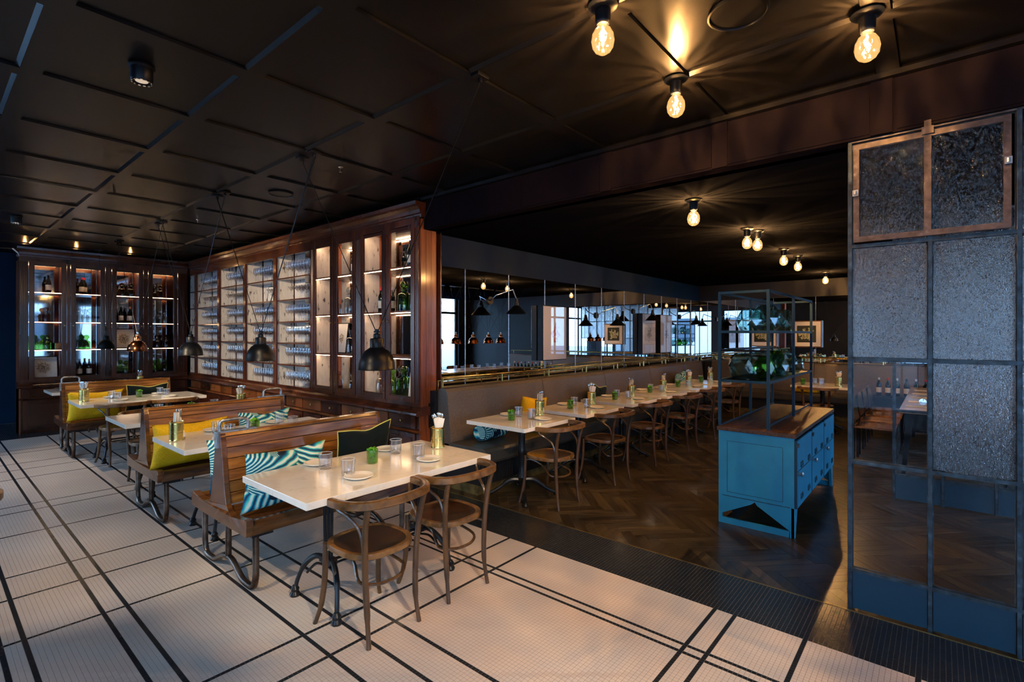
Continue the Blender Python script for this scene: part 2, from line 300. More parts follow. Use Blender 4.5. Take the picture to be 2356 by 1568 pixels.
# ------------------------------------------------------------------ floor: mosaic tiles and parquet
P_ = .022
XL = [.28, .358, .688, .795, 1.34, 1.524, 1.72, 2.49, 2.555, -.25, -.33, -1.0, -1.6]
YL = [.085, .54, .901, .991, 2.31, 2.585, 3.66, 4.285, 4.68, 5.63, 6.33, 6.56, 7.80, 8.30, 8.72, 9.46, 9.73, -.6, -1.1, -2.0]
XI = {int(math.floor(x/P_)) for x in XL}; YI = {int(math.floor(y/P_)) for y in YL}
EDGE = 3.50; NB = int(3.027/P_); YB = int(10.79/P_)
floor = B().box(-2.6, EDGE, -3.3, 12.8, -.10, -.0006).box(EDGE, 3.9, 4.3, 12.8, -.10, -.0006).box(EDGE, 11.8, -3.3, 4.3, -.10, -.0006).build('floor', ['grout']); struct(floor, 'mosaic tile and parquet restaurant floor')
s_, c_ = math.sin(CAM_YAW), math.cos(CAM_YAW)
ix = np.arange(int(-2.6/P_), int(EDGE/P_)); iy = np.arange(int(-3.3/P_), int(12.78/P_))
GX, GY = np.meshgrid(ix, iy, indexing='ij'); GX = GX.ravel(); GY = GY.ravel()
cx_, cy_ = (GX+.5)*P_, (GY+.5)*P_
dep = cx_*c_+cy_*s_; rr = cx_*s_-cy_*c_
near = (dep > 1.6) & (np.abs(rr) < dep*1.16+.5)
black = np.isin(GX, list(XI)) | np.isin(GY, list(YI)) | (GX >= NB) | (GY >= YB)
def tiles(sel, name, thick=True):
    x, y, bl = cx_[sel], cy_[sel], black[sel]; n = len(x); h = P_/2-.00075
    dx = np.array([-h, h, h, -h]); dy = np.array([-h, -h, h, h])
    if thick:
        V = np.zeros((n, 8, 3)); V[:, :4, 0] = x[:, None]+dx; V[:, :4, 1] = y[:, None]+dy; V[:, 4:, 0] = x[:, None]+dx*.992; V[:, 4:, 1] = y[:, None]+dy*.992; V[:, :4, 2] = -.0005
        V[:, 4:, 2] = (np.random.rand(n)*.0002)[:, None]
        F = np.array([[4, 5, 6, 7], [0, 1, 5, 4], [1, 2, 6, 5], [2, 3, 7, 6], [3, 0, 4, 7]]); nv = 8
    else:
        V = np.zeros((n, 4, 3)); V[:, :, 0] = x[:, None]+dx*.97; V[:, :, 1] = y[:, None]+dy*.97; V[:, :, 2] = 0; F = np.array([[0, 1, 2, 3]]); nv = 4
    FF = (F[None]+(np.arange(n)*nv)[:, None, None]).reshape(-1, 4); nf = len(FF)
    me = bpy.data.meshes.new(name); me.vertices.add(n*nv); me.vertices.foreach_set('co', V.ravel()); me.loops.add(nf*4); me.loops.foreach_set('vertex_index', FF.ravel().astype(np.int32))
    me.polygons.add(nf); me.polygons.foreach_set('loop_start', np.arange(0, nf*4, 4, dtype=np.int32)); me.materials.append(MATS['tile_white']); me.materials.append(MATS['tile_black'])
    me.polygons.foreach_set('material_index', np.repeat(bl.astype(np.int32), len(F))); me.polygons.foreach_set('use_smooth', np.zeros(nf, dtype=bool)); me.update(calc_edges=True); me.validate()
    o = bpy.data.objects.new(name, me); C.objects.link(o); o.parent = floor; return o
inframe = (dep > 2.36) & (np.abs(rr) < dep*1.0) & (cx_ < EDGE)
order = np.where(inframe)[0]; order = order[np.argsort(dep[order])][:300]
single = np.zeros(len(cx_), bool); single[order] = True
hh = P_/2-.00075
tm = {}
for bl in (0, 1):
    q = B(); q.v = [(-hh, -hh, -.0005), (hh, -hh, -.0005), (hh, hh, -.0005), (-hh, hh, -.0005)]+[(a*hh*.992, b_*hh*.992, .0002) for a, b_ in ((-1, -1), (1, -1), (1, 1), (-1, 1))]
    me = bpy.data.meshes.new('tile'); me.from_pydata(q.v, [], [(4, 5, 6, 7), (0, 1, 5, 4), (1, 2, 6, 5), (2, 3, 7, 6), (3, 0, 4, 7)]); me.materials.append(MATS['tile_black' if bl else 'tile_white']); tm[bl] = me
for i in order:
    o = bpy.data.objects.new('tile', tm[int(black[i])]); C.objects.link(o); o.location = (cx_[i], cy_[i], 0); o.parent = floor
tag(tiles(near & ~single & (dep < 6.5), 'mosaic_tile'), kind='stuff'); tag(tiles(near & (dep >= 6.5), 'mosaic_tile', False), kind='stuff'); tag(tiles(~near, 'mosaic_tile', False), kind='stuff')
B().box(EDGE, EDGE+.008, -3.3, 4.2, -.002, .003).build('edge_strip', 'brass_aged', floor)
# herringbone parquet at 45 degrees
PW, PL = .085, .51
def in_room(x, y): return EDGE-.2 < x < 11.75 and -3.3 < y < 4.2
pl = []
rt = math.sqrt(.5)
for i in range(-110, 110):
    for j in range(-24, 24):
        for kind in (0, 1):
            u0, v0, du, dv = (i*PW+j*PL, i*PW-j*PL, PL, PW) if kind == 0 else (i*PW+j*PL, i*PW-j*PL+PW, PW, PL)
            cu, cv = u0+du/2, v0+dv/2
            X, Y = 7+(cu-cv)*rt, (cu+cv)*rt
            if in_room(X, Y): pl.append((X*c_+Y*s_, X, Y, kind))
pl.sort()
pm = B().box(-PL/2+.001, PL/2-.001, -PW/2+.001, PW/2-.001, -.0014, .0015)
first = None; cnt = 0; rest = [B() for _ in range(3)]
for d_, X, Y, kind in pl:
    rz = PI/4 if kind == 0 else PI*3/4
    r_ = X*s_-Y*c_
    if X < EDGE+.23:          # cut at the tile edge
        M = Matrix.Translation((X, Y, 0)) @ Matrix.Rotation(rz, 4, 'Z'); q = [M @ Vector((a*(PL/2-.001), b_*(PW/2-.001), 0)) for a, b_ in ((-1, -1), (1, -1), (1, 1), (-1, 1))]; out = []
        for a, b_ in zip(q, q[1:]+q[:1]):
            ia, ib = a.x >= EDGE+.01, b_.x >= EDGE+.01
            if ia: out.append((a.x, a.y))
            if ia != ib: t_ = (EDGE+.01-a.x)/(b_.x-a.x); out.append((EDGE+.01, a.y+t_*(b_.y-a.y)))
        if len(out) > 2: rest[0].prism(out, 'z', -.0014, .0015, random.randint(0, 2))
        continue
    if abs(r_) < d_*1.05 and cnt < 300:
        if first is None: o = pm.build('plank', 'parquet', floor); first = o
        else: o = first.copy(); C.objects.link(o)
        o.location = (X, Y, 0); o.rotation_euler = (0, 0, rz); cnt += 1
    else:
        rest[0].box(-PL/2+.001, PL/2-.001, -PW/2+.001, PW/2-.001, -.0014, .0015+random.random()*.0008, random.randint(0, 2), Matrix.Translation((X, Y, 0)) @ Matrix.Rotation(rz, 4, 'Z'))
for k_, f_ in (('parquet_a', .6), ('parquet_b', 1.35)):
    wood(k_, tuple(f_*c for c in (.013, .009, .006)), tuple(f_*c for c in (.058, .041, .019)), .30, .3, 3, (1, 10, 10), 0)
tag(rest[0].build('parquet_planks', ['parquet', 'parquet_a', 'parquet_b'], floor), kind='stuff')

# ------------------------------------------------------------------ walls
def wall(name, label, axis, pos, th, a0, a1, z0, z1, holes, matn):
    q = B(); cur = a0; hz0, hz1 = .35, 2.85
    def bx(p, q_, u, v):
        if axis == 'x': q.box(pos, pos+th, p, q_, u, v)
        else: q.box(p, q_, pos, pos+th, u, v)
    for h0, h1 in holes:
        bx(cur, h0, z0, z1); bx(h0, h1, z0, hz0); bx(h0, h1, hz1, z1); cur = h1
    bx(cur, a1, z0, z1)
    return struct(q.build(name, matn), label)
wall('wall_west', 'dark painted wall with street windows facing the wine cabinet', 'x', -2.8, .2, -3.5, 13, -.1, 3.3, WEST, 'dark_wall')
wall('wall_south', 'dark painted wall with street windows facing the mirror wall', 'y', -3.5, .2, -2.6, 12, -.1, 3.3, SOUTH, 'dark_wall')
wall('wall_north', 'deep navy painted wall beyond the display cabinet', 'y', 12.8, .2, -2.6, 4.2, -.1, 3.3, [], 'navy')
wall('wall_east', 'dark end wall of the back dining room', 'x', 11.8, .2, -3.3, 4.5, -.1, 3.3, [], 'dark_wall')
struct(B().box(3.76, 3.9, 4.3, 12.8, -.1, 3.3).build('wall_cabinet_side', 'dark_wall'), 'wall behind the long display cabinet')
struct(B().box(3.68, 11.8, 4.28, 4.5, -.1, 3.3).build('wall_mirror_side', 'navy'), 'navy wall above the mirrored banquette')
wn = 0
def window(axis, pos, a, b_):
    global wn; wn += 1
    r = thing('window_%d' % wn, 'tall dark framed street window'); struct(r, 'tall dark framed street window'); q = B(); z0, z1, zt = .35, 2.85, 2.25
    def bx(q_, p, w_, u, v, t0=-.03, t1=.03):
        if axis == 'x': q_.box(pos+t0, pos+t1, p, w_, u, v)
        else: q_.box(p, w_, pos+t0, pos+t1, u, v)
    for p, w_ in ((a, a+.07), (b_-.07, b_), ((a+b_)/2-.03, (a+b_)/2+.03)): bx(q, p, w_, z0, z1)
    for u, v in ((z0, z0+.08), (zt, zt+.07), (z1-.07, z1)): bx(q, a, b_, u, v, -.028, .028)
    q.build('window_frame', 'lamp_black', r)
    for p, w_ in ((a+.07, (a+b_)/2-.03), ((a+b_)/2+.03, b_-.07)):
        for u, v in ((z0+.08, zt), (zt+.07, z1-.07)): g = B(); bx(g, p, w_, u, v, -.003, .003); g.build('pane', 'pane_clear', r)
for a, b_ in WEST: window('x', -2.7, a, b_)
for a, b_ in SOUTH: window('y', -3.4, a, b_)
# street outside
g = B().box(-40, -2.85, -40, 40, -.3, -.12).box(-2.85, 40, -40, -3.55, -.3, -.12).build('street_ground', 'street'); struct(g, 'grey street outside the windows')
def house(nm, x0, x1, y0, y1, h, nx, face):
    r = thing(nm, 'pale street building seen through %s' % ('the south windows in the mirror' if face == 'y' else 'the west windows'), 'building'); B().box(x0, x1, y0, y1, -.12, h).build('wall', 'facade', r)
    for k in range(nx):
        for z in (1.0, 4.4, 7.8):
            if face == 'y': p = x0+(k+.5)*(x1-x0)/nx; B().box(p-.7, p+.7, y1, y1+.04, z, z+1.9).build('window', 'facade_window', r)
            else: p = y0+(k+.5)*(y1-y0)/nx; B().box(x1, x1+.04, p-.7, p+.7, z, z+1.9).build('window', 'facade_window', r)
house('street_building', -6, 22, -22, -17, 5.2, 9, 'y'); house('street_building', -22, -17, -12, 20, 5.2, 10, 'x')

# ------------------------------------------------------------------ ceilings
ceil = B().box(-2.6, 3.6, -3.3, 12.8, 3.075, 3.3).box(3.6, 3.9, 4.3, 12.8, 3.075, 3.3).box(3.6, 11.8, -3.3, 4.3, 2.72, 3.3).build('ceiling', ['ceiling_dark']); struct(ceil, 'dark coffered ceiling')
xs = [-2.6, -2.00, -1.19, -.365, .452, 1.265, 2.08, 2.90]; xe = [-2.09, -1.28, -.455, .362, 1.175, 1.99, 2.81, 3.49]
ys = []; y = -3.27
while y < 12.7: ys.append(y); y += .9135
off = 3.01-min(ys, key=lambda v: abs(v-3.01)); ys = [v+off for v in ys]
for a, b_ in zip(xs, xe):
    for y in ys:
        if y+.81 > 12.75 or y < -3.3: continue
        B().box(a+.004, b_-.004, y+.004, y+.81-.004, 3.066, 3.075).prism([(b_-.020, 3.066), (b_-.001, 3.066), (b_-.001, 3.0505)], 'y', y+.006, y+.804).build('ceiling_panel', 'ceiling_paint', ceil)  # prism is a chamfer strip added to catch window light as bright dashes
for k in range(len(xs)):
    x0 = xe[k-1] if k else -2.6
    if k: B().box(x0, xs[k], -3.3, 12.8, 3.05, 3.075).build('batten', 'ceiling_paint', ceil)
for a, b_ in zip(xs, xe):
    for y in ys:
        B().box(a, b_, max(y-.1035, -3.3), min(y, 12.8), 3.05, 3.075).build('batten', 'ceiling_paint', ceil)
beam = B().box(3.50, 3.68, -3.3, 4.2, 2.72, 3.075).build('beam', 'soffit_paint'); struct(beam, 'panelled brown beam between the two rooms')
B().box(3.455, 3.50, -3.3, 4.2, 3.02, 3.05).build('trim', 'ceiling_paint', beam)
for y in [-2.50, -1.59, -.66, .25, 1.13, 2.0, 2.92, 3.85]:
    B().box(3.488, 3.50, y-.05, y+.05, 2.722, 3.02).build('stile', 'soffit_paint', beam)
    B().box(3.494, 3.50, y+.055, y+.84, 2.735, 2.95).build('panel', 'soffit_paint', beam)

# ------------------------------------------------------------------ mirrors
mr = thing('mirror', 'long frameless mirror panels above the banquette along the navy wall', 'mirror')
x = 3.69
for nx_ in [4.18+.785*k for k in range(10)]+[11.79]:
    B().box(x+.002, nx_-.002, 4.268, 4.276, 1.0, 2.37).build('mirror_panel', 'mirror', mr)
    if nx_ < 11.7: B().box(nx_-.0012, nx_+.0012, 4.262, 4.268, 1.0, 2.37).build('edge_strip', 'worn_steel', mr)
    x = nx_
mr = thing('mirror', 'mirror panels on the dark end wall behind the framed prints', 'mirror')
y = 4.26
for ny in [3.47, 2.7, 1.92, 1.15, .37, -.2]:
    B().box(11.78, 11.788, ny+.002, y-.002, 1.0, 2.37).build('mirror_panel', 'mirror', mr)
    B().box(11.772, 11.78, ny-.0018, ny+.0018, 1.0, 2.37).build('edge_strip', 'worn_steel', mr); y = ny

# ------------------------------------------------------------------ bentwood armchair (origin on floor, faces +Y)
def mk_chair():
    t = thing('bentwood_armchair', 'x', 'chair')
    R = [(-.255, .03, .735), (-.268, -.06, .737), (-.245, -.17, .739), (-.17, -.255, .742), (0, -.287, .744), (.17, -.255, .742), (.245, -.17, .739), (.268, -.06, .737), (.255, .03, .735)]
    pr = bez(R, 4); q = B(); n = len(pr); v = []; f = []
    for i, p in enumerate(pr):
        a = pr[max(i-1, 0)]; b_ = pr[min(i+1, n-1)]; tt = (b_-a).normalized(); nn = Vector((tt.y, -tt.x, 0)); w_ = .019; h = .021
        v += [p+nn*w_*sx_+Vector((0, 0, sz*h)) for sx_, sz in ((-1, -.8), (-1, .8), (-.7, 1), (.7, 1), (1, .8), (1, -.8), (.7, -1), (-.7, -1))]
    for i in range(n-1):
        for j in range(8): f.append((i*8+j, i*8+(j+1) % 8, (i+1)*8+(j+1) % 8, (i+1)*8+j))
    f += [tuple(range(8)), tuple((n-1)*8+j for j in range(8))]
    q.add(v, f).build('arm_rail', 'chair_rail_wood', t, True)
    for s in (-1, 1):
        B().tube(bez([(s*.165, -.215, 0), (s*.158, -.19, .16), (s*.168, -.185, .40), (s*.180, -.205, .60), (s*.186, -.235, .722)], 5), [.0125]*5+[.0165]*15+[.017]*1, 9).build('leg', 'chair_wood', t, True)
        B().tube(bez([(s*.215, .215, 0), (s*.190, .195, .10), (s*.178, .178, .25), (s*.175, .172, .445)], 5), [.0125]*5+[.016]*11, 9).build('leg', 'chair_wood', t, True)
        B().tube(bez([(s*.245, -.03, .722), (s*.235, -.045, .69), (s*.205, -.09, .655), (s*.185, -.16, .60), (s*.178, -.19, .50)], 5), .0095, 7).build('brace', 'chair_wood', t, True)
    # seat: ring and sunken panel
    def outline(k, yo=0):
        o = []
        for i in range(32):
            a = 2*PI*i/32; c, s = math.cos(a), math.sin(a); e = 2/2.9
            w_ = .205+.012*s
            o.append((k*w_*math.copysign(abs(c)**e, c), k*.205*math.copysign(abs(s)**e, s)+.0))
        return o
    v = []; 
    for k, z in ((1, .432), (1.015, .445), (1, .462), (.90, .464), (.86, .458)): v += [(x, y, z) for x, y in outline(k)]
    f = [(i*32+j, i*32+(j+1) % 32, (i+1)*32+(j+1) % 32, (i+1)*32+j) for i in range(4) for j in range(32)]+[tuple(range(32))]
    B().add(v, f).build('seat_frame', 'chair_rail_wood', t, True)
    v = []
    for k, z in ((.86, .4575), (.6, .455), (.3, .452)): v += [(x, y, z) for x, y in outline(k)]
    f = [(i*32+j, i*32+(j+1) % 32, (i+1)*32+(j+1) % 32, (i+1)*32+j) for i in range(2) for j in range(32)]+[tuple(range(64, 96))]
    B().add(v, f).build('seat', 'chair_seat_wood', t, True)
    B().tube(bez([(-.172, .16, .41), (-.13, .12, .405), (-.10, .02, .36), (-.145, -.10, .30), (-.08, -.165, .285), (0, -.178, .282), (.08, -.165, .285), (.145, -.10, .30), (.10, .02, .36), (.13, .12, .405), (.172, .16, .41)], 4), .009, 7).build('stretcher', 'chair_wood', t, True)
    B().tube(bez([(-.165, -.175, .40), (-.10, -.12, .42), (0, -.10, .427), (.10, -.12, .42), (.165, -.175, .40)], 4), .008, 6).build('stretcher', 'chair_wood', t, True)
    return t
chair = Proto(mk_chair)
# ------------------------------------------------------------------ cast iron two-leg table (long), origin floor centre
def mk_long_table():
    t = thing('marble_table', 'x', 'table')
    B().box(-.675, .675, -.38, .38, .722, .76).build('tabletop', 'marble', t, bevel=.003)
    q = B().box(-.48, .48, -.02, .02, .706, .722)
    for s in (-1, 1): q.box(s*.42-.03, s*.42+.03, -.28, .28, .708, .7215)
    q.build('top_support', 'black_iron', t)
    for s in (-1, 1):
        x = s*.34
        for dy in (-.035, 0, .035): B().tube([(x, dy*1.0, .27), (x, dy*1.25, .71)], .0095, 8).build('post', 'black_iron', t, True)
        q = B().cbox((x, 0, .26), (.05, .12, .035)).lathe([(.02, 0), (.03, .015), (.02, .04)], 12, (x, 0, .215)).cbox((x, 0, .69), (.05, .13, .03))
        q.build('foot_hub', 'black_iron', t, True)
        for sy_ in (-1, 1):
            q = B().tube(bez([(x, sy_*.02, .255), (x+s*.02, sy_*.10, .262), (x+s*.05, sy_*.18, .20), (x+s*.075, sy_*.225, .10), (x+s*.085, sy_*.235, .03)], 5), [.017]*12+[.013]*9, 8)
            q.tube(bez([(x, sy_*.02, .215), (x+s*.02, sy_*.10, .215), (x+s*.045, sy_*.165, .15)], 5), .008, 6)
            q.lathe([(.028, 0), (.032, .012), (.022, .03), (.026, .045), (.014, .065)], 10, (x+s*.085, sy_*.237, 0)); q.build('leg', 'black_iron', t, True)
    B().tube([(-.34, 0, .25), (.34, 0, .25)], .009, 8).tube([(-.34, 0, .225), (.34, 0, .225)], .007, 8).build('stretcher', 'black_iron', t, True)
    return t
long_table = Proto(mk_long_table)
def mk_sq_table():
    t = thing('pedestal_table', 'x', 'table')
    B().box(-.41, .41, -.365, .365, .724, .76).build('tabletop', 'marble', t, bevel=.003)
    B().box(-.22, .22, -.03, .03, .706, .7235).box(-.03, .03, -.22, .22, .706, .7235).build('top_support', 'black_iron', t)
    B().lathe([(.030, .12), (.045, .14), (.045, .20), (.032, .22), (.030, .40), (.038, .42), (.038, .45), (.032, .47), (.034, .60), (.040, .62), (.034, .64), (.036, .70), (.06, .707)], 16).build('pedestal', 'black_iron', t, True)
    for k in range(4):
        a = PI/4+k*PI/2; c, s = math.cos(a), math.sin(a)
        q = B().tube(bez([(.03*c, .03*s, .16), (.12*c, .12*s, .155), (.22*c, .22*s, .085), (.30*c, .30*s, .04), (.345*c, .345*s, .028)], 5), [.026]*8+[.018]*8+[.014]*5, 8).lathe([(.022, 0), (.03, .012), (.022, .03), (.008, .045)], 10, (.345*c, .345*s, 0))
        q.build('foot', 'black_iron', t, True)
    return t
sq_table = Proto(mk_sq_table)
# ------------------------------------------------------------------ double sided slatted bench
def mk_bench(handle=1):
    t = thing('double_bench', 'x', 'bench')
    for s in (-1, 1):
        prof = [(.10, .40), (.44, .375), (.462, .385), (.465, .435), (.452, .455), (.43, .462), (.34, .448), (.24, .440), (.165, .452), (.13, .475), (.118, .52), (.09, .60)]
        prof = [(s*y, z) for y, z in prof]
        for k, (y0, y1) in enumerate(((.12, .20), (.202, .285), (.287, .37), (.372, .465))):   # seat boards
            def zt(y):
                P = [(.12, .485), (.165, .452), (.24, .440), (.34, .448), (.43, .462), (.452, .455), (.465, .43)]
                for (a, za), (b_, zb) in zip(P, P[1:]):
                    if y <= b_: return za+(zb-za)*max(0, (y-a))/(b_-a)
                return .43
            yy = [y0+(y1-y0)*i/4 for i in range(5)]
            top = [(s*y, zt(y)) for y in yy]; bot = [(s*y, .425 if k < 3 else .375) for y in reversed(yy)]
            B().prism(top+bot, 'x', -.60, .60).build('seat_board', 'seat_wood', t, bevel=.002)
        B().box(-.625, .625, min(s*.40, s*.455), max(s*.40, s*.455), .372, .424).build('seat_rail', 'seat_wood', t)
        for k in range(6):   # back slats
            z0 = .495+k*.0715; z1 = z0+.0672
            def yb(z): return .118-(z-.50)*.20 if z < .62 else .094-(z-.62)*.185
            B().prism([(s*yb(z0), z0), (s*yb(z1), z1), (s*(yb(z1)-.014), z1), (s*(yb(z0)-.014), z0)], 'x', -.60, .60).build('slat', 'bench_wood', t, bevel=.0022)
    B().prism([(-.098, .50), (.098, .50), (.022, .925), (-.022, .925)], 'x', -.59, .59).build('back_core', 'lamp_black', t)
    B().prism([(-.040, .925), (.040, .925), (.030, .948), (-.030, .948)], 'x', -.615, .615).build('top_rail', 'bench_wood', t, bevel=.003)
    half = [(.034, .945), (.045, .90), (.065, .80), (.092, .66), (.112, .56), (.130, .50), (.165, .468), (.24, .455), (.34, .462), (.435, .477), (.462, .470), (.468, .44), (.464, .378), (.20, .372)]
    poly = half+[(-y, z) for y, z in reversed(half)]
    for s in (-1, 1):
        # end panel leaning out at the seat tips
        k = len(poly); v = [(s*(.60+(.02 if abs(p[0]) < .2 else .03)), p[0], p[1]) for p in poly]+[(s*.585, p[0], p[1]) for p in poly]
        f = [tuple(range(k)), tuple(range(2*k-1, k-1, -1))]+[(i, (i+1) % k, k+(i+1) % k, k+i) for i in range(k)]
        B().add(v, f).build('end_panel', 'seat_wood', t, bevel=.004)
        x = s*.555
        path = [(x, .42, .372), (x, .425, .20), (x, .42, .09), (x, .385, .03), (x, .31, .022), (x, .22, .03), (x, .13, .075), (x, .05, .105), (x, -.05, .105), (x, -.13, .075), (x, -.22, .03), (x, -.31, .022), (x, -.385, .03), (x, -.42, .09), (x, -.425, .20), (x, -.42, .372)]
        B().tube(bez(path, 3), .020, 10).tube([(x, 0, .10), (x, 0, .372)], .020, 10).build('leg_frame', 'pipe_steel', t, True)
        B().box(x-.03, x+.07*-s if s < 0 else x+.03, -.44, .44, .352, .372).build('seat_bracket', 'black_iron', t) if s > 0 else B().box(x-.03, x+.10, -.44, .44, .352, .372).build('seat_bracket', 'black_iron', t)
    s = handle
    B().tube(bez([(s*-.61, 0, .955), (s*-.61, 0, 1.0), (s*-.595, 0, 1.022), (s*-.56, 0, 1.028), (s*-.48, 0, 1.028), (s*-.445, 0, 1.022), (s*-.43, 0, 1.0), (s*-.43, 0, .955)], 4), .011, 9).build('handle', 'worn_steel', t, True)
    B().box(min(s*-.63, s*-.38), max(s*-.63, s*-.38), -.024, .024, .944, .958).box(min(s*-.634, s*-.62), max(s*-.634, s*-.62), -.024, .024, .85, .958).build('handle_plate', 'worn_steel', t)
    return t
bench_l = Proto(lambda: mk_bench(1)); bench_r = Proto(lambda: mk_bench(-1))

# ------------------------------------------------------------------ cushions
def pillow(name, label, w_, h, th, mats, loc, rz, lean, group=None, cat='cushion', piping=None, roll=0, seed=0):
    """upright pillow: width along local x, height along local z, leaning back by 'lean'"""
    rnd = random.Random(seed); N = 22; v = []; f = []; dent = .14*h*(1 if seed % 2 == 0 else .45)
    def sh(u, q):
        X = u*w_/2*(1-.07*(1-abs(q)**2.2)); Z = q*h/2*(1-.08*(1-abs(u)**2.2))
        return X, Z-dent*.5*math.exp(-((u-.1)/.42)**2)*max(0, (q+1)/2)**2
    for sd in (1, -1):
        for i in range(N+1):
            for j in range(N+1):
                u, q = i/N*2-1, j/N*2-1
                k = (1-abs(u)**2.2)*(1-abs(q)**2.2); T = th/2*1.15*k**.5
                X, Z = sh(u, q)
                wr = (.013*math.sin(5*u+3*q+seed)*math.sin(4*q-2*u+seed*2)+.006*math.sin(13*u*q+seed)*math.sin(9*(q-u)))*k**.4
                v.append((X, sd*T+wr, Z))
        o = 0 if sd == 1 else (N+1)**2
        for i in range(N):
            for j in range(N): f.append((o+i*(N+1)+j, o+(i+1)*(N+1)+j, o+(i+1)*(N+1)+j+1, o+i*(N+1)+j+1))
    q = B().add(v, f); o = q.build(name, mats, None, True)
    bm_ = bmesh.new(); bm_.from_mesh(o.data); bmesh.ops.remove_doubles(bm_, verts=bm_.verts, dist=.0008); bmesh.ops.recalc_face_normals(bm_, faces=bm_.faces); bm_.to_mesh(o.data); bm_.free()
    o.location = loc; o.rotation_euler = (Matrix.Rotation(rz, 3, 'Z') @ Matrix.Rotation(lean, 3, 'X') @ Matrix.Rotation(roll, 3, 'Y')).to_euler()
    tag(o, label, cat, group)
    if piping:
        e = []; M = 40
        for k in range(M):
            a = k/M*4; sd = int(a); u = (a-sd)*2-1
            uu, qq = [(u, -1), (1, u), (-u, 1), (-1, -u)][sd]
            X, Z = sh(uu, qq); e.append((X, 0, Z))
        B().tube(e, .0042, 6, True).build('piping', piping, o, True)
    return o
def bolster(label, matn, loc, length, r, rz, capm='piping_black'):
    o = B().tube([(-length/2, 0, 0), (-length/2+.01, 0, 0), (0, 0, .0), (length/2-.01, 0, 0), (length/2, 0, 0)], [r*.93, r, r*1.02, r, r*.93], 20).build('bolster_cushion', matn, None, True)
    tag(o, label, 'cushion'); o.location = loc; o.rotation_euler = (0, 0, rz)
    for s in (-1, 1): B().tube([(s*length/2, r*.95*math.cos(a), r*.95*math.sin(a)) for a in [2*PI*k/20 for k in range(20)]], .004, 5, True).build('piping', capm, o, True)
    return o

# ------------------------------------------------------------------ tableware
def mk_tumbler():
    t = thing('tumbler', 'x', 'glass')
    B().lathe([(0, .001), (.034, .001), (.037, .012), (.0395, .05), (.0425, .098), (.0405, .098), (.0375, .05), (.034, .018), (0, .016)], 20).build('bowl', 'tumbler', t, True)
    q = B()
    for k in range(10):
        a = 2*PI*k/10; q.cbox((.0385*math.cos(a), .0385*math.sin(a), .026), (.0015, .010, .034), a)
    q.build('cut_facets', 'tumbler', t)
    B().tube([(.0415*math.cos(a), .0415*math.sin(a), .098) for a in [2*PI*k/20 for k in range(20)]], .0013, 4, True).build('rim', 'porcelain', t)
    return t
tumbler = Proto(mk_tumbler)
def mk_plate():
    o = B().lathe([(0, .004), (.045, .004), (.05, .0), (.055, .0), (.078, .010), (.086, .015), (.083, .0185), (.06, .010), (.05, .0085), (0, .0085)], 28).build('side_plate', 'porcelain', None, True); return tag(o, 'x', 'plate')
plate = Proto(mk_plate)
def mk_plant():
    t = thing('plant_glass', 'x', 'plant'); rnd = random.Random(3)
    B().lathe([(0, .001), (.032, .001), (.036, .006), (.037, .088), (.0355, .088), (.034, .008), (0, .006)], 18).build('glass', 'glass_plant', t, True)
    q = B()
    for k in range(46):
        a = rnd.random()*2*PI; z = .01+rnd.random()*.09; r = rnd.random()*.022+(.008 if z > .085 else 0); l = .013+rnd.random()*.008
        M = Matrix.Translation((r*math.cos(a), r*math.sin(a), z)) @ Matrix.Rotation(rnd.random()*6, 4, 'Z') @ Matrix.Rotation(rnd.uniform(-1, 1), 4, 'X') @ Matrix.Rotation(rnd.uniform(-1, 1), 4, 'Y')
        v = [M @ Vector(p) for p in ((-l, 0, 0), (-l*.5, l*.6, .002), (l*.5, l*.6, .002), (l, 0, 0), (l*.5, -l*.6, .002), (-l*.5, -l*.6, .002), (0, 0, .005))]
        q.add(v, [(6, i, (i+1) % 6) for i in range(6)], 0 if z > .06 or rnd.random() > .5 else 1)
    o = q.build('foliage', ['leaf', 'leaf_dark'], t)
    q = B()
    for k in range(5): a = k*1.3; q.tube([(.01*math.cos(a), .01*math.sin(a), .008), (.017*math.cos(a+.5), .017*math.sin(a+.5), .09)], .0014, 5)
    q.build('stems', 'stem', t)
    return t
plant = Proto(mk_plant)
def mk_can():
    t = thing('cutlery_can', 'x', 'cutlery holder'); rnd = random.Random(5)
    pr = [(.050, 0), (.052, .002)]
    for k in range(22): z = .006+k*.0062; pr.append(((.0490 if k % 2 else .0512), z))
    pr[12] = (.0505, pr[12][1]); pr += [(.0505, .146), (.052, .150), (.050, .152), (.0485, .150), (.0485, .006), (0, .005)]
    B().lathe(pr, 26).build('can', 'tin_gold', t, True)
    # cutlery
    for k in range(6):
        a = rnd.random()*6.28; r = .018; tip = Vector((.034*math.cos(a), .034*math.sin(a), .205+rnd.random()*.02)); base = Vector((-r*math.cos(a)*.5, -r*math.sin(a)*.5, .01))
        q = B().tube([base, base.lerp(tip, .6), tip], [.0025, .003, .0045], 6)
        q.lathe([(0, 0), (.007, .004), (.011, .014), (.010, .026), (.004, .034), (0, .036)], 10, tuple(tip-Vector((0, 0, .004))), sx=1, sy=.35); q.build('spoon', 'steel', t, True)
    for k in range(4):
        M = Matrix.Translation((-.012+.006*k, .012-.010*k, .12)) @ Matrix.Rotation(.5+.25*k, 4, 'Z') @ Matrix.Rotation(.14*(k-1.5), 4, 'Y')
        B().box(-.024, .024, -.0035, .0035, -.10, .10, 0, M).build('napkin', 'paper', t)
    return t
can = Proto(mk_can)
def mk_small_can():   # same can, with knives
    return mk_can()

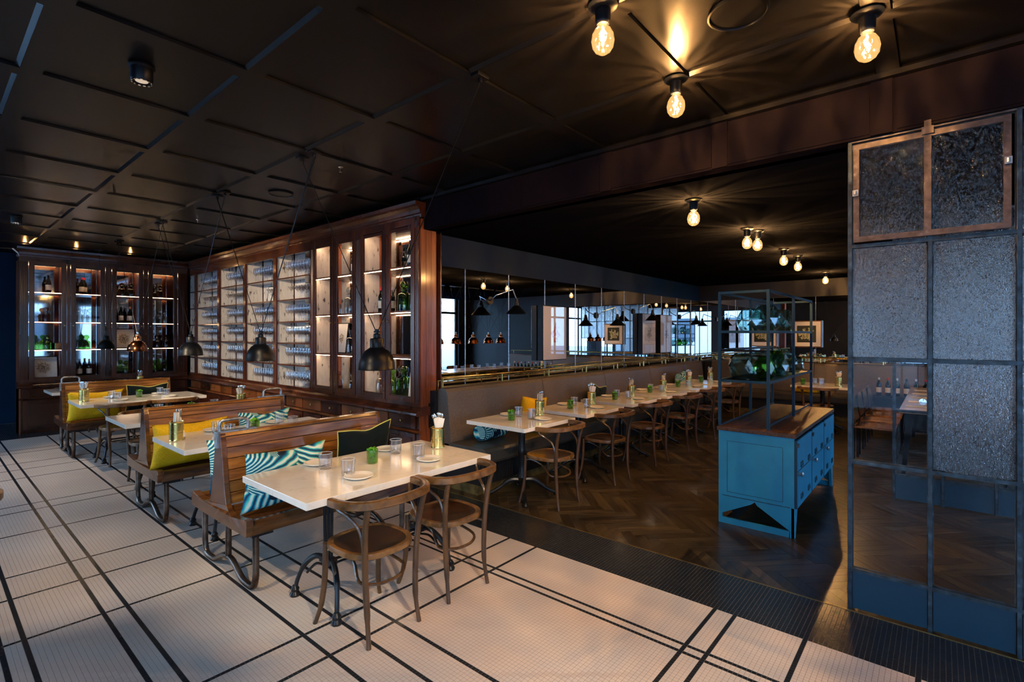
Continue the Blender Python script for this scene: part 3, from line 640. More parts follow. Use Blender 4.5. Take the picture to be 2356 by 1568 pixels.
# ------------------------------------------------------------------ dining room placement
TBL = [('in front of the benches beside the two armchairs', 2.78), ('between the two nearest benches', 4.55), ('behind the bench with the yellow and teal cushions', 6.15), ('with two armchairs facing the farthest bench', 8.14), ('behind the farthest bench by the cabinet', 10.06)]
for (nm, y) in TBL: long_table((1.925, y, 0), 0, 'long marble table on black iron legs %s' % nm)
bench_l((1.91, 3.65, 0), 0, 'slatted wooden double bench with teal and velvet cushions beside the front marble table')
bench_r((1.91, 5.38, 0), 0, 'slatted wooden double bench with yellow cushion and steel handle at its cabinet end')
bench_l((1.86, 8.93, 0), 0, 'farthest slatted double bench with steel handle near the left cabinet')
chair((1.645, 2.43, 0), .02, 'bentwood armchair at the front marble table, nearer the open tile aisle')
chair((2.215, 2.44, 0), -.02, 'bentwood armchair at the front marble table, nearer the dark tile border')
chair((1.66, 7.84, 0), .03, 'bentwood armchair at the fourth marble table, aisle side')
chair((2.20, 7.86, 0), -.03, 'bentwood armchair at the fourth marble table, cabinet side')
chair((1.66, 6.54, 0), PI+.03, 'bentwood armchair half hidden behind the middle bench, aisle side')
chair((2.20, 6.54, 0), PI-.03, 'bentwood armchair half hidden behind the middle bench, cabinet side')
chair((1.66, 10.43, 0), PI, 'bentwood armchair behind the farthest bench, aisle side')
chair((2.20, 10.43, 0), PI, 'bentwood armchair behind the farthest bench, cabinet side')
chair((-.02, 3.83, 0), 1.1, 'bentwood armchair cut by the picture edge near the aisle')
pillow('cushion', 'teal palm print cushion with white leaves on the front bench', .56, .40, .15, 'palm_print', (1.60, 3.355, .655), .06, .16, seed=1)
pillow('cushion', 'black velvet cushion with yellow piping on the front bench', .50, .42, .14, 'velvet', (2.23, 3.40, .70), .10, .20, piping='piping_yellow', roll=-.05, seed=2)
pillow('cushion', 'yellow cushion on the middle bench near its free end', .60, .40, .17, 'yellow_cloth', (1.57, 5.08, .645), .05, .16, seed=3)
pillow('cushion', 'teal palm print cushion at the cabinet end of the middle bench', .50, .38, .14, 'palm_print', (2.22, 5.11, .67), 0, .16, seed=4)
pillow('cushion', 'yellow cushion on the farthest bench behind the marble table', .60, .40, .16, 'yellow_cloth', (1.55, 8.62, .655), .04, .16, seed=5)
pillow('cushion', 'black velvet cushion with yellow piping on the farthest bench', .50, .42, .14, 'velvet', (2.13, 8.66, .69), .04, .18, piping='piping_yellow', seed=6)
pillow('cushion', 'teal cushion on the rear seat of the front bench, edge showing', .46, .38, .13, 'palm_print', (1.56, 3.95, .66), 0, -.16, seed=8)
def settings(y, nm, canx, skip=0, lab=''):
    for i, x in enumerate((1.665, 2.20)):
        sd = ('aisle end', 'cabinet end')[i]
        for dy, w_ in ((.285, 'bench side'), (-.18, 'chair side')):
            plate((x+.01, y+dy, .76), 0, 'small white side plate on the %s, %s, %s' % (nm, sd, w_))
        for dy, w_ in ((.155, 'bench side'), (-.085, 'chair side')):
            tumbler((x-.01+(.01 if dy < 0 else 0), y+dy, .76), dy*4, 'cut glass tumbler on the %s, %s, %s' % (nm, sd, w_))
    plant((1.925, y+.05, .76), y, 'green leaves in a small glass on the %s' % nm)
    can((canx, y+.08, .76), y*3, 'gold ribbed tin can of cutlery and napkins on the %s' % nm)
settings(2.78, 'front marble table', 2.515); settings(4.55, 'second marble table', 1.335); settings(6.15, 'third marble table', 2.45)
settings(8.14, 'fourth marble table', 1.36); settings(10.06, 'fifth marble table', 2.40)

# ------------------------------------------------------------------ banquette along the mirrored wall
bq = thing('banquette', 'long taupe leather banquette with dark seat along the mirrored wall', 'banquette')
def back_profile(): return [(3.89, .45), (3.90, .60), (3.935, .85), (3.955, .99), (3.975, 1.025), (4.02, 1.035), (4.08, 1.02), (4.10, .98), (4.10, .45)]
edges_ = [3.60, 5.28, 6.88, 8.48, 10.05, 11.05]
for a, b_ in zip(edges_, edges_[1:]):
    B().prism(back_profile(), 'x', a+.003, b_-.003).build('back_cushion', 'leather', bq, bevel=.008)
B().prism([(3.375, .325), (3.365, .35), (3.368, .44), (3.385, .468), (3.42, .475), (3.90, .475), (3.90, .325)], 'x', 3.58, 11.05).build('seat_cushion', 'leather_seat', bq, bevel=.006)
q = B().box(3.60, 11.05, 3.47, 4.10, .10, .325)
x = 3.62
fl = B()
while x < 11.0: fl.tube([(x, 3.467, .10), (x, 3.467, .325)], .010, 5, cap=False); x += .026
q.build('plinth', 'plinth_black', bq); tag(fl.build('fluting', 'plinth_black', bq), kind='stuff')
B().box(3.60, 11.05, 3.50, 4.10, .002, .10).build('kick_plate', 'kick_brass', bq)
B().box(3.58, 11.75, 4.10, 4.27, .002, .995).build('back_panel', 'dark_wall', bq)
bq2 = thing('banquette', 'taupe leather banquette across the end wall below the prints', 'banquette')
def sw(p): return [(11.75-(4.25-y) , z) for y, z in p]
for a, b_ in ((1.9, 3.88), (.3, 1.894), (-1.3, .294)):
    B().prism(sw(back_profile()), 'y', a, b_).build('back_cushion', 'leather', bq2, bevel=.008)
B().prism(sw([(3.375, .325), (3.365, .35), (3.368, .44), (3.385, .468), (3.42, .475), (3.90, .475), (3.90, .325)]), 'y', -1.3, 3.36).build('seat_cushion', 'leather_seat', bq2, bevel=.006)
B().box(10.97, 11.6, -1.3, 3.36, .10, .325).build('plinth', 'plinth_black', bq2); B().box(11.0, 11.6, -1.3, 3.36, .002, .10).build('kick_plate', 'kick_brass', bq2); B().box(11.6, 11.77, -1.3, 4.09, .002, .995).build('back_panel', 'dark_wall', bq2)
rl = thing('brass_rail', 'brass double rail on posts along the top of the mirrored banquette', 'rail')
B().tube([(3.63, 4.06, 1.13), (11.6, 4.06, 1.13)], .012, 10).build('rail', 'brass', rl, True); B().tube([(3.63, 4.13, 1.10), (11.6, 4.13, 1.10)], .009, 10).build('rail', 'brass', rl, True)
x = 3.64
while x < 11.6: B().tube([(x, 4.06, 1.03), (x, 4.06, 1.13)], .011, 8).tube([(x, 4.13, 1.0), (x, 4.13, 1.10)], .008, 8).build('post', 'brass', rl, True); x += .96
rl = thing('brass_rail', 'brass rail along the banquette top on the end wall', 'rail')
B().tube([(11.56, -1.3, 1.13), (11.56, 4.0, 1.13)], .012, 10).build('rail', 'brass', rl, True)
for y in (-1.2, -.2, .8, 1.8, 2.8, 3.8): B().tube([(11.56, y, 1.03), (11.56, y, 1.13)], .011, 8).build('post', 'brass', rl, True)
for i in range(6):
    x = 3.895+1.03*i; nm = '%s banquette table from the dark cabinet post' % ORD[i]
    sq_table((x, 3.175, 0), 0, 'square marble pedestal table, %s' % nm)
    chair((x+.03, 2.84, 0), random.uniform(-.06, .06), 'bentwood armchair at the %s' % nm)
    plate((x+.085, 3.43, .76), 0, 'white side plate, banquette side of the %s' % nm); plate((x+.10, 2.985, .76), 0, 'white side plate, chair side of the %s' % nm)
    plant((x-.13, 3.20, .76), i*1.7, 'green leaves in a small glass on the %s' % nm)
    tumbler((x+.09, 3.29, .76), i, 'cut glass tumbler, banquette side of the %s' % nm); tumbler((x+.06, 3.10, .76), i, 'cut glass tumbler, chair side of the %s' % nm)
    can((x+.33, 3.20, .76), i*2.1, 'gold ribbed tin can of cutlery on the %s' % nm)
sq_table((9.80, 1.50, 0), PI/2, 'square marble pedestal table standing before the end wall banquette')
chair((9.42, 1.50, 0), -PI/2, 'bentwood armchair facing the end wall banquette')
plant((9.6, 1.75, .76), 0, 'green leaves in a small glass on the end wall table'); can((9.72, 1.26, .76), 1, 'gold ribbed tin can of cutlery on the end wall table')
for k, (dx, dy) in enumerate(((.02, .12), (.10, .03), (-.06, 0))): tumbler((9.8+dx, 1.5+dy, .76), k, 'cut glass tumbler in the trio on the end wall table', 'tumblers on the end wall table')
bolster('teal palm print bolster lying on the banquette seat', 'palm_print', (4.02, 3.70, .568), .42, .088, .10)
pillow('cushion', 'yellow cushion leaning on the banquette behind the first table', .50, .36, .14, 'yellow_cloth', (4.86, 3.79, .665), 0, .12, seed=9, roll=.12)
pillow('cushion', 'black velvet cushion with yellow piping leaning on the banquette', .46, .40, .13, 'velvet', (6.35, 3.79, .685), 0, .12, piping='piping_yellow', seed=10, roll=.2)
pillow('cushion', 'teal palm print cushion leaning on the far banquette', .44, .42, .13, 'palm_print', (9.45, 3.79, .685), 0, .12, seed=11, roll=-.15)
bolster('yellow bolster lying on the end wall banquette seat', 'yellow_cloth', (11.1, 1.98, .565), .44, .085, PI/2)

# ------------------------------------------------------------------ posters, prints, wall lamps
def poster(loc_x, w_, z0, z1, artm, label):
    r = thing('light_box_poster', label, 'poster', (loc_x, 4.17, z0))
    B().box(0, w_, 0, .09, 0, z1-z0).build('frame', 'lamp_black', r, bevel=.003)
    B().box(.012, w_-.012, -.004, 0, .012, z1-z0-.012).build('print', artm, r); B().box(.010, w_-.010, -.010, -.006, .010, z1-z0-.010).build('pane', 'pane_poster', r)
poster(5.57, .58, 1.235, 2.005, 'art_crab', 'tall white poster of a red crab in a deep black frame on the mirror')
poster(8.62, .56, 1.235, 1.99, 'art_line', 'tall pale line drawing poster on the mirror, nearer the crab poster')
poster(9.40, .56, 1.235, 1.99, 'art_line', 'tall pale line drawing poster on the mirror, nearer the corner')
def print_(y, z0, w_, h, label, a='art_fruit', fr='chair_rail_wood', matw=.10, x=11.70, x2=11.765):
    r = thing('framed_print', label, 'picture', (x, y, z0))
    B().box(0, x2-x, 0, w_, 0, h).build('frame', fr, r, bevel=.003)
    B().box(-.003, 0, .02, w_-.02, .02, h-.02).build('mount', 'porcelain' if a == 'art_fruit' else 'label_paper', r)
    B().box(-.006, -.003, matw, w_-matw, matw, h-matw).build('print', a, r)
print_(1.80, 1.34, .54, .54, 'white mounted dark fruit print in gilt frame, nearer the glass partition')
print_(2.62, 1.34, .54, .54, 'white mounted dark fruit print in gilt frame, nearer the mirror corner')
def mk_walllamp():
    t = thing('wall_lamp', 'x', 'lamp')   # plate at origin on wall (wall is +Y), lamp reaches out
    B().tube([(0, .0, 0), (0, -.02, 0)], .05, 20).build('wall_plate', 'lamp_black', t, True)
    B().tube([(0, -.02, 0), (-.03, -.14, .06), (.12, -.28, .13)], .008, 8).tube([(.12, -.28, .13), (.16, -.30, .02)], .008, 8).build('arm', 'steel', t, True)
    B().lathe([(.0, .0), (.022, 0), (.026, -.05), (.034, -.055), (.034, -.085), (.04, -.09), (.128, -.185), (.126, -.187), (.03, -.10), (0, -.095)], 24, (.16, -.30, .02)).build('shade', 'lamp_black', t, True)
    B().lathe([(0, -.165), (.108, -.174), (.0, -.176)], 20, (.16, -.30, .02)).build('bulb', 'shade_glow', t)
    return t
wl = Proto(mk_walllamp)
for x, z, nm in ((4.60, 2.02, 'nearest the dark cabinet post'), (7.15, 1.91, 'between the crab poster and the pale posters'), (8.45, 2.02, 'just before the pale posters'), (10.6, 1.98, 'nearest the far corner')):
    wl((x, 4.268, z), 0, 'black conical arm lamp on the mirror %s' % nm)

# ------------------------------------------------------------------ display cabinets
def mk_wine(mcap, labeled=True, big=1, body='bottle_dark'):
    t = thing('wine_bottle', 'x', 'bottle'); k = big
    B().lathe([(0, 0), (.034*k, 0), (.0375*k, .006), (.0375*k, .17*k), (.034*k, .195*k), (.018*k, .235*k), (.014*k, .25*k), (.0135*k, .29*k)], 16).build('bottle_body', body, t, True)
    B().lathe([(.0145*k, .262*k), (.0150*k, .264*k), (.0155*k, .30*k), (.0, .302*k)], 14).build('capsule', mcap, t, True)
    if labeled: B().lathe([(.0382*k, .05*k), (.0382*k, .135*k)], 16).build('label', 'label_paper', t, True)
    return t
wine_r = Proto(lambda: mk_wine('capsule_red')); wine_k = Proto(lambda: mk_wine('lamp_black')); wine_o = Proto(lambda: mk_wine('capsule_orange')); wine_w = Proto(lambda: mk_wine('capsule_white'))
def mk_dec(g, r=.055, h=.15, st=.042):
    t = thing('apothecary_bottle', 'x', 'bottle')
    B().lathe([(0, .001), (r, .001), (r*1.03, .01), (r, h*.82), (r*.8, h*.93), (r*.42, h), (r*.42, h*1.12), (r*.55, h*1.15)], 18).build('bottle_body', g, t, True)
    B().lathe([(.0, -st*.95), (st*.55, -st*.8), (st*.95, -st*.25), (st, .1*st), (st*.75, st*.7), (0, st)], 16, (0, 0, h*1.15+st*.9)).build('stopper', g, t, True)
    return t
DEC = {k: Proto(lambda k=k: mk_dec(k)) for k in ('glass_green', 'glass_amber', 'glass_pale', 'glass_smoke')}
DECB = {k: Proto(lambda k=k: mk_dec(k, .075, .22, .05)) for k in ('glass_green', 'glass_amber', 'glass_pale', 'glass_smoke')}
CN = {'glass_green': 'green', 'glass_amber': 'amber', 'glass_pale': 'clear', 'glass_smoke': 'smoky brown'}
def small_print(loc, w_, h, rz, label, a='art_leaf', lean=-.12):
    r = thing('framed_print', label, 'picture', loc, rz); r.rotation_euler = (lean, 0, rz)
    B().box(-w_/2, w_/2, 0, .016, 0, h).build('frame', 'lamp_black', r); B().box(-w_/2+.012, w_/2-.012, -.002, 0, .012, h-.012).build('mount', 'label_paper', r)
    B().box(-w_/2+w_*.22, w_/2-w_*.22, -.004, -.002, h*.2, h*.8).build('print', a, r)
# local frame of a cabinet: x along its front (to the viewer's right), y into its depth, z up
def crown(L, parent, m='mahogany', ends=(0, 0)):
    pr = [(.10, 2.84), (-.01, 2.84), (-.015, 2.875), (-.03, 2.885), (-.035, 2.92), (-.06, 2.95), (-.085, 2.965), (-.09, 3.0), (.10, 3.0)]
    B().prism(pr, 'x', -.03*ends[0], L+.03*ends[1]).build('crown_moulding', m, parent)
def base_moulds(L, parent, e0=0, e1=0):
    B().prism([(.12, .735), (-.06, .735), (-.075, .75), (-.07, .77), (-.045, .78), (-.02, .80), (-.005, .83), (.12, .83)], 'x', -.02*e0, L+.02*e1).build('counter_moulding', 'mahogany', parent)
def door(parent, x0, x1, z0=.87, z1=2.85, st=.055, y=-.022, knob=1):
    d = B().box(x0, x0+st, y, 0, z0, z1).box(x1-st, x1, y, 0, z0, z1).box(x0+st, x1-st, y, 0, z0, z0+.05).box(x0+st, x1-st, y, 0, z1-.07, z1).build('door', 'mahogany', parent, bevel=.003)
    q = B()
    for a, b_, u, v in ((x0+st, x0+st+.012, z0+.05, z1-.07), (x1-st-.012, x1-st, z0+.05, z1-.07), (x0+st, x1-st, z0+.05, z0+.062), (x0+st, x1-st, z1-.082, z1-.07)): q.box(a, b_, y+.004, -.004, u, v)
    q.build('bead', 'mahogany', d)
    B().box(x0+st+.005, x1-st-.005, -.013, -.010, z0+.055, z1-.075).build('pane', 'pane_clear', d)
    kx = x1-st/2 if knob > 0 else x0+st/2
    B().lathe([(.0, 0), (.009, .002), (.011, .010), (.006, .016), (0, .017)], 10, (0, 0, 0)).build('key_knob', 'brass_aged', d, True).matrix_basis = Matrix.Translation((kx, y, 1.75)) @ Matrix.Rotation(PI/2, 4, 'X')
def pilaster(parent, x0, x1, z0=.84, z1=2.85):
    q = B().box(x0, x1, -.012, .02, z0, z1); n = max(2, int((x1-x0)/.022))
    for k in range(n):
        c = x0+(k+.5)*(x1-x0)/n; q.tube([(c, -.012, z0+.03), (c, -.012, z1-.03)], .0075, 6)
    q.build('pilaster', 'mahogany', parent)
def cupboard(parent, x0, x1, z0, z1, y=0):
    d = B().box(x0, x1, y-.016, y, z0, z1).build('cupboard_door', 'mahogany', parent, bevel=.002); i = .055
    B().box(x0+i, x1-i, y-.024, y-.016, z0+i, z1-i).build('raised_panel', 'mahogany', d, bevel=.006)
    q = B()
    for a, b_, u, v in ((x0+i-.012, x0+i, z0+i-.012, z1-i+.012), (x1-i, x1-i+.012, z0+i-.012, z1-i+.012), (x0+i, x1-i, z0+i-.012, z0+i), (x0+i, x1-i, z1-i, z1-i+.012)): q.box(a, b_, y-.026, y-.016, u, v)
    q.build('moulding', 'mahogany', d)
def knob_on(d, x, y, z):
    B().lathe([(0, 0), (.008, 0), (.007, .008), (.014, .014), (.014, .022), (0, .027)], 12).build('knob', 'brass_aged', d, True).matrix_basis = Matrix.Translation((x, y, z)) @ Matrix.Rotation(PI/2, 4, 'X')
def drawer(parent, x0, x1, z0, z1, lit=False, y=0):
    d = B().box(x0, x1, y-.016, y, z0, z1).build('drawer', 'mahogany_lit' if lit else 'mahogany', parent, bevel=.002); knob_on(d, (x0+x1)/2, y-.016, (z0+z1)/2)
# --- long cabinet: front plane X=3.45, local x runs from Y=11.2 (corner) to Y=4.2
L1 = 7.0
c1 = thing('display_cabinet', 'long mahogany cabinet of open wine glass shelves and four glazed doors', 'cabinet', (3.45, 11.2, 0), -PI/2)
def lx(Y): return 11.2-Y
DEP = .27
crown(L1, c1, ends=(0, 1)); base_moulds(L1, c1, 0, 1)
B().box(0, L1, .0, DEP, 2.80, 2.84).build('top_panel', 'mahogany', c1); B().box(0, L1, DEP+.012, DEP+.03, .83, 2.84).build('back_panel', 'mahogany', c1)
B().box(0, L1, -.0, DEP, .805, .823).build('bottom_shelf', 'mahogany', c1)
B().box(0, L1, -.018, .0, 2.735, 2.86).build('frieze', 'mahogany', c1)
B().box(L1-.02, L1, .0, .215, 0, 2.84).build('end_panel', 'side_pine', c1)
for i in range(3): B().box(L1, L1+.006, .004+.071*i, .004+.071*i+.068, .0, 2.83).build('plank', 'side_pine', c1)
divs = [10.845, 9.71, 8.62, 7.545, 6.44]
bays = [(11.18, 10.895), (10.795, 9.76), (9.66, 8.67), (8.57, 7.595), (7.495, 6.495)]
for Y in divs:
    B().box(lx(Y)-.05+.0, lx(Y)+.045, -.012, .012, .82, 2.80).build('stile', 'mahogany', c1, bevel=.003)
    B().box(lx(Y)-.022, lx(Y)+.022, .012, DEP, .823, 2.80).build('divider', 'mahogany', c1)
    B().box(lx(Y)+.022, lx(Y)+.027, .014, DEP-.004, .823, 2.80).build('painted_lining', 'distressed_white', c1)
    B().box(lx(Y)-.027, lx(Y)-.022, .014, DEP-.004, .823, 2.80).build('painted_lining', 'distressed_white', c1)
B().box(.001, .006, .014, DEP-.004, .823, 2.80).build('painted_lining', 'distressed_white', c1)
SZ = [.823, 1.17, 1.482, 1.788, 2.106, 2.424]
for k, (a, b_) in enumerate(bays):
    for z in SZ[1:]: B().box(lx(a), lx(b_), .006, DEP, z-.018, z).build('shelf', 'mahogany', c1)
    B().box(lx(a), lx(b_)-.0, DEP+.004, DEP+.010, .825, 2.80).build('back_lining', 'distressed_white', c1)
    B().box(lx(a)+.02+(.18 if k == 0 else .30), lx(b_)-.0, DEP, DEP+.004, .825, 2.80).build('back_mirror', 'mirror_old', c1)
# glazed part
ldoors = [(6.405, 5.915, -1), (5.865, 5.405, 1), (5.285, 4.80, -1), (4.765, 4.275, 1)]
for a, b_, kn in ldoors: door(c1, lx(a), lx(b_), knob=-kn)
pilaster(c1, lx(5.395), lx(5.295)); pilaster(c1, lx(4.27), lx(4.21)); pilaster(c1, lx(6.47), lx(6.41))
B().box(lx(5.905), lx(5.875), -.014, .01, .84, 2.85).build('stile', 'mahogany', c1); B().box(lx(4.795), lx(4.77), -.014, .01, .84, 2.85).build('stile', 'mahogany', c1)
B().box(0, L1, -.014, 0, .83, .87).build('bottom_rail', 'mahogany', c1)
GZ = [.873, 1.352, 1.862, 2.354]
for a, b_ in ((6.40, 5.37), (5.32, 4.26)):
    for z in GZ[1:]:
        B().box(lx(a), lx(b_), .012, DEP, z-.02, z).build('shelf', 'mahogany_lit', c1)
        B().box(lx(a)+.02, lx(b_)-.02, .016, .026, z-.0245, z-.0205).build('light_strip', 'strip_white', c1)
    B().box(lx(a)+.02, lx(b_)-.02, .02, .032, 2.778, 2.788).build('light_strip', 'strip_white', c1)
    B().box(lx(a), lx(a)+.006, .012, DEP, .823, 2.80).build('painted_lining', 'distressed_white', c1)
    B().box(lx(a), lx(b_), DEP+.004, DEP+.010, .825, 2.80).build('back_lining', 'side_pine', c1)
    B().box(lx(a)+.22, lx(b_)-.14, DEP, DEP+.004, .825, 2.80).build('back_mirror', 'mirror_old', c1)
    B().box(lx(b_)-.006, lx(b_), .012, DEP, .823, 2.80).build('side_lining', 'side_pine', c1)
B().box(lx(5.37), lx(5.32), .02, DEP, .823, 2.80).build('divider', 'mahogany', c1)
# base with drawers and cupboard doors
B().box(0, L1, .02, .21, .0, .735).build('base_carcass', 'mahogany', c1); B().box(0, L1, .0, .02, .0, .09).build('skirting', 'mahogany', c1)
B().prism([(.02, .545), (-.02, .545), (-.032, .56), (-.02, .575), (.02, .575)], 'x', 0, L1+.015).build('ledge_moulding', 'mahogany_lit', c1)
x = .06; i = 0; W = .49
while x+W < L1+.02:
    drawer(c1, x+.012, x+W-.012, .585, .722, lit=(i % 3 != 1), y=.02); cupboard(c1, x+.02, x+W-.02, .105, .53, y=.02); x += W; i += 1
# --- corner cabinet at the back: front plane Y=11.2, X from 1.05 to 3.40
L2 = 2.36
c2 = thing('display_cabinet', 'mahogany display cabinet with four glazed doors and mirrored back at the far end', 'cabinet', (1.05, 11.2, 0), 0)
crown(L2, c2, ends=(1, 0)); base_moulds(L2, c2, 1, 0)
B().box(0, L2, 0, .36, 2.80, 2.84).build('top_panel', 'mahogany', c2); B().box(0, L2, .352, .40, .0, 2.84).build('back_panel', 'mahogany', c2)
B().box(0, .02, 0, .352, 0, 2.80).build('end_panel', 'side_pine', c2); B().box(L2-.02, L2, 0, .352, 0, 2.80).build('end_panel', 'mahogany', c2)
B().box(.02, L2-.02, 0, .352, .85, .873).build('bottom_shelf', 'mahogany', c2); B().box(.02, L2-.02, .344, .350, .875, 2.80).build('back_mirror', 'mirror_old', c2)
B().box(0, L2, -.014, .0, .81, .86).build('bottom_rail', 'mahogany', c2); B().box(0, L2, -.014, 0, 2.78, 2.86).build('frieze', 'mahogany', c2)
d2 = [(.115, .575), (.63, 1.09), (1.185, 1.645), (1.725, 2.19)]
for k, (a, b_) in enumerate(d2): door(c2, a, b_, .84, 2.80, .055, knob=(1, -1)[k % 2])
pilaster(c2, .0, .11, .84, 2.80); pilaster(c2, 1.095, 1.18, .84, 2.80); pilaster(c2, 2.2, L2, .84, 2.80)
for a, b_ in ((.58, .625), (1.65, 1.72)): B().box(a, b_, -.012, .02, .84, 2.80).build('stile', 'mahogany', c2)
for k, a in enumerate((.60, 1.137, 1.685)):
    B().box(a-.018, a+.018, .02, .343, .873, 2.80).build('divider', 'mahogany_lit', c2)
lims = [(.02, .582), (.618, 1.119), (1.155, 1.667), (1.703, L2-.02)]
LZ = [.873, 1.344, 1.806, 2.291]
for a, b_ in lims:
    for z in LZ[1:]:
        B().box(a, b_, .02, .343, z-.014, z).build('shelf', 'mahogany_lit', c2)
        B().box(a+.02, b_-.02, .014, .02, z-.008, z-.004).build('light_strip', 'strip_white', c2)
    B().box(b_-.004, b_, .02, .343, .873, 2.79).build('side_lining', 'side_pine', c2)
    B().box(a+.05, b_-.05, .03, .045, 2.785, 2.795).build('light_strip', 'strip_warm', c2)
B().box(0, L2, .02, .35, .0, .735).build('base_carcass', 'mahogany', c2)
B().prism([(.02, .545), (-.02, .545), (-.032, .56), (-.02, .575), (.02, .575)], 'x', 0, L2).build('ledge_moulding', 'mahogany', c2)
for k in range(4): x0 = .03+k*.575; drawer(c2, x0+.01, x0+.565, .585, .722, y=.02); cupboard(c2, x0+.02, x0+.555, .06, .53, y=.02)
# contents of the corner cabinet (world coordinates)
def at2(x, z, d=.16): return (1.05+x, 11.2+d, z)
wine_k(at2(.37, LZ[3]), 0, 'dark labelled wine bottle atop the shelves behind the corner cabinet first door')
wine_r(at2(.80, LZ[3]), 0, 'red capped wine bottle on the top shelf behind the second door, front one', None); wine_r(at2(.85, LZ[3], .25), 0, 'red capped wine bottle on the top shelf behind the second door, rear one')
def decs(at, lst, where, big=False):
    for n_, (x, z, k, d) in enumerate(lst):
        (DECB if big else DEC)[k](at(x, z, d), 0, '%s ball stoppered bottle %s, %s' % (CN[k], where, n_ if False else ['top shelf', 'third shelf', 'second shelf', 'bottom shelf'][min(3, 3-min(range(4), key=lambda i: abs((LZ if at is at2 else GZ)[i]-z)))]+(', one' if n_ % 2 == 0 else ', other')))
decs(at2, [(.34, LZ[2], 'glass_amber', .15)], 'behind corner cabinet first door'); 
decs(at2, [(.20, LZ[1], 'glass_green', .2), (.35, LZ[1], 'glass_green', .13)], 'behind corner cabinet first door')
decs(at2, [(.76, LZ[2], 'glass_pale', .15), (.91, LZ[2], 'glass_pale', .14)], 'behind corner cabinet second door'); decs(at2, [(.86, LZ[1], 'glass_green', .15)], 'behind corner cabinet second door')
decs(at2, [(1.36, LZ[3], 'glass_smoke', .15), (1.50, LZ[3], 'glass_smoke', .14)], 'behind corner cabinet third door'); decs(at2, [(1.42, LZ[0], 'glass_green', .14)], 'behind corner cabinet third door')
decs(at2, [(1.95, LZ[3], 'glass_smoke', .15)], 'behind corner cabinet fourth door'); decs(at2, [(1.87, LZ[2], 'glass_pale', .15), (2.02, LZ[2], 'glass_pale', .14)], 'behind corner cabinet fourth door')
decs(at2, [(1.90, LZ[1], 'glass_smoke', .15), (2.05, LZ[1], 'glass_smoke', .14)], 'behind corner cabinet fourth door'); decs(at2, [(1.87, LZ[0], 'glass_green', .15), (2.03, LZ[0], 'glass_green', .14)], 'behind corner cabinet fourth door')
wine_w(at2(.77, LZ[0]), 0, 'brown bottle with pale cap on the bottom shelf behind the second door'); wine_o(at2(.90, LZ[0]), 0, 'dark bottle with orange cap on the bottom shelf behind the second door')
wine_k(at2(1.35, LZ[2]), 0, 'black capped wine bottle on the third shelf behind the third door'); wine_o(at2(1.48, LZ[2]), 0, 'orange capped wine bottle on the third shelf behind the third door')
small_print((1.36, 11.34, LZ[0]+.002), .36, .36, 0, 'framed sepia sketch low behind the first door of the corner cabinet', 'art_sepia')
small_print((2.44, 11.34, LZ[1]+.002), .34, .36, 0, 'framed sepia sketch mid height behind the third door of the corner cabinet', 'art_sepia')
bk = B().box(1.50, 1.66, 11.26, 11.38, LZ[1]+.002, LZ[1]+.11).build('wooden_box', 'chair_rail_wood'); tag(bk, 'small wooden box on the second shelf behind the first door', 'box')
# contents of the glazed part of the long cabinet: at1(distance-along Y, z, depth)
def at1(Y, z, d=.13): return (3.45+d, Y, z)
wine_w(at1(5.66, GZ[3]), 0, 'pale capped wine bottle, top shelf behind the second glazed door, first'); wine_w(at1(5.55, GZ[3]), 0, 'pale capped wine bottle, top shelf behind the second glazed door, last')
wine_k(at1(5.00, GZ[3]), 0, 'dark wine bottle on the top shelf behind the third glazed door'); wine_k(at1(4.53, GZ[3]), 0, 'dark wine bottle on the top shelf behind the last glazed door')
DEC['glass_pale'](at1(6.06, GZ[2]), 0, 'clear apothecary bottle behind the first glazed door, third shelf')
DECB['glass_pale'](at1(5.75, GZ[2]), 0, 'large clear apothecary bottle behind the second glazed door, third shelf'); DECB['glass_green'](at1(5.53, GZ[2]), 0, 'large green apothecary bottle behind the second glazed door, third shelf')
wine_r(at1(5.08, GZ[2]), 0, 'red capped wine bottle behind the third glazed door, third shelf'); wine_w(at1(4.97, GZ[2], .2), 0, 'white capped wine bottle behind the third glazed door, third shelf')
DECB['glass_green'](at1(4.64, GZ[2]), 0, 'large green apothecary bottle behind the last glazed door, third shelf'); DECB['glass_smoke'](at1(4.49, GZ[2], .17), 0, 'large smoky apothecary bottle behind the last glazed door, third shelf')
DECB['glass_pale'](at1(5.70, GZ[1]), 0, 'large clear apothecary bottle behind the second glazed door, second shelf, first'); DECB['glass_pale'](at1(5.54, GZ[1], .18), 0, 'large clear apothecary bottle behind the second glazed door, second shelf, last')
wine_o(at1(4.46, GZ[1]), 0, 'orange capped wine bottle behind the last glazed door, second shelf')
DEC['glass_amber'](at1(6.03, GZ[0]), 0, 'amber apothecary bottle behind the first glazed door, bottom shelf'); DEC['glass_pale'](at1(5.68, GZ[0]), 0, 'clear apothecary bottle behind the second glazed door, bottom shelf')
DECB['glass_pale'](at1(5.06, GZ[0]), 0, 'large clear apothecary bottle behind the third glazed door, bottom shelf'); DECB['glass_green'](at1(4.93, GZ[0], .18), 0, 'large green apothecary bottle behind the third glazed door, bottom shelf')
wine_w(at1(5.52, GZ[0]), 0, 'short pale labelled bottle behind the second glazed door, bottom shelf')
small_print((3.60, 6.02, GZ[1]+.002), .26, .40, -PI/2, 'framed botanical print behind the first glazed door, second shelf', 'art_leaf')
small_print((3.60, 4.47, GZ[0]+.002), .28, .40, -PI/2, 'framed botanical print behind the last glazed door, bottom shelf', 'art_leaf')
small_print((3.60, 7.98, SZ[4]+.002), .22, .25, -PI/2+.3, 'small framed botanical print between the wine glasses, second open bay', 'art_leaf')
